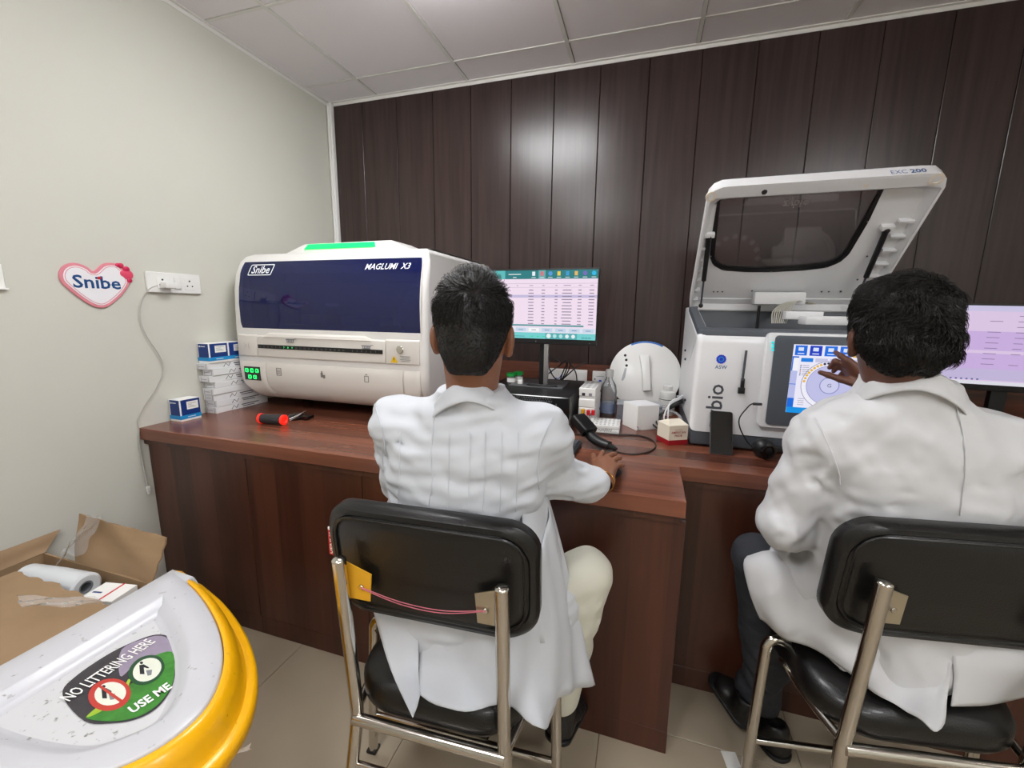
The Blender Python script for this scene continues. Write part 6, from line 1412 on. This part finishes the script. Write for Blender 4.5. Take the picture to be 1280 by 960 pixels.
npobj('trousers', [relax(TF.mesh(), 2)], 'dark_cloth', p2)
shoe('shoe', (.495, 1.29, .0), (.41, 1.43, .0), 0, p2); shoe('shoe', (.40, 1.34, .04), (.315, 1.44, .09), 0, p2)
CF2 = Field((.27, 1.06, .46), (1.02, 1.60, 1.30), .005)
CT = [(.485, .68, 1.245, .215, .15, .15), (.60, .68, 1.245, .215, .15, .15), (.75, .665, 1.24, .205, .145, .15), (.92, .64, 1.23, .212, .142, .12), (1.02, .622, 1.222, .218, .138, .1), (1.09, .61, 1.212, .205, .118, .1), (1.14, .60, 1.20, .16, .098, .1), (1.18, .592, 1.192, .105, .084, .1), (1.215, .586, 1.186, .082, .078, .1)]
CF2.stack(CT, .02, 2.3); CF2.chain([sR+Vector((-.02, 0, 0)), sR, eR, wR], [.066, .066, .058, .046], .05, .025)
CF2.chain([sL+Vector((.03, 0, 0)), sL, eL, wL], [.066, .070, .062, .050], .05, .02); CF2.cap((.58, 1.27, .56), (.44, 1.29, .62), .10, .085, .05)
w1_ = wrinkle(26, (1, 1, 1.2), 15); w2_ = wrinkle(60, (1, 1, 1), 18); CF2.bend(lambda X, Y, Z: .014*w1_(X, Y, Z)+.0065*w2_(X, Y, Z)*(1+.8*np.exp(-((X-.39)/.08)**2)))
_rc = random.Random(5)
for k in range(13):
    z = 1.05-.025*k+_rc.uniform(-.01, .01); x = _rc.uniform(.32, .40); CF2.bend(crease((x, 1.16, z), (x+_rc.uniform(.05, .09), 1.14, z+_rc.uniform(-.07, .06)), _rc.uniform(.006, .011), _rc.uniform(.0025, .0045)))
for a, b, w, d in (((.47, 1.12, .97), (.60, 1.09, .985), .010, .006), ((.47, 1.12, .93), (.58, 1.09, .95), .010, .006), ((.47, 1.12, .89), (.60, 1.09, .90), .011, .006), ((.62, 1.08, 1.13), (.66, 1.07, 1.02), .009, .004), ((.53, 1.12, 1.11), (.62, 1.08, 1.06), .010, .003), ((.72, 1.09, 1.06), (.84, 1.11, 1.04), .010, .004), ((.66, 1.08, .98), (.80, 1.1, .96), .010, .004)):
    CF2.bend(crease(a, b, w, d*.9))
CF2.below((0, 0, 1), (0, 0, .48))
cp = [relax(CF2.mesh(), 1), collar((.582, 1.184), .074, .074, onY(1145, 463, 1.11).z+.004, .12, .042, yaw=-.25, open_=.6)]
Zs = lambda x, y, z=.484: onZ(x, y, z)
cp.append(sheet([[Pz(955, 684, 1.33), Pz(930, 699, 1.262), Pz(936, 735, 1.235), Pz(950, 774, 1.225)], [Pz(990, 690, 1.31), Pz(962, 703, 1.225), Pz(964, 760, 1.19), Pz(985, 797, 1.18)], [Pz(1035, 700, 1.32), Pz(1005, 725, 1.21), Pz(1012, 780, 1.16), Pz(1036, 822, 1.14)],
    [Pz(1085, 720, 1.27), Pz(1062, 760, 1.14), Pz(1072, 815, 1.115), Zs(1095, 866)], [Pz(1130, 740, 1.2), Pz(1125, 790, 1.12), Pz(1128, 850, 1.10), Zs(1140, 892)], [Pz(1165, 760, 1.16), Pz(1165, 800, 1.115), Pz(1166, 860, 1.095), Zs(1171, 915, .479)], [Pz(1190, 770, 1.15), Pz(1190, 820, 1.115), Pz(1188, 840, 1.10), Zs(1184, 872, .49)]], 6, 5, ripple=lambda u, v: .004*math.sin(u*19+2)*v+.003*math.sin(u*33+6*v)))
cp.append(sheet([[Pz(1190, 770, 1.145), Pz(1190, 820, 1.11), Pz(1192, 850, 1.10), Zs(1188, 882, .486)], [Pz(1240, 770, 1.14), Pz(1240, 820, 1.11), Pz(1240, 845, 1.105), Zs(1235, 880, .486)], [Pz(1290, 780, 1.14), Pz(1295, 820, 1.11), Pz(1295, 845, 1.11), Zs(1290, 868, .486)], [Pz(1340, 790, 1.15), Pz(1345, 820, 1.13), Pz(1345, 840, 1.13), Zs(1345, 860, .486)]], 5, 5))
lc2 = npobj('lab_coat', cp, 'coat2', p2)
seamline([(1188, 480), (1199, 520), (1206, 560), (1206, 600), (1200, 645)], lc2, CF2, 'coat2', .98, 1.3); seamline([(1018, 522), (1035, 555), (1048, 590), (1050, 612)], lc2, CF2, 'coat2', .98, 1.3, .002)
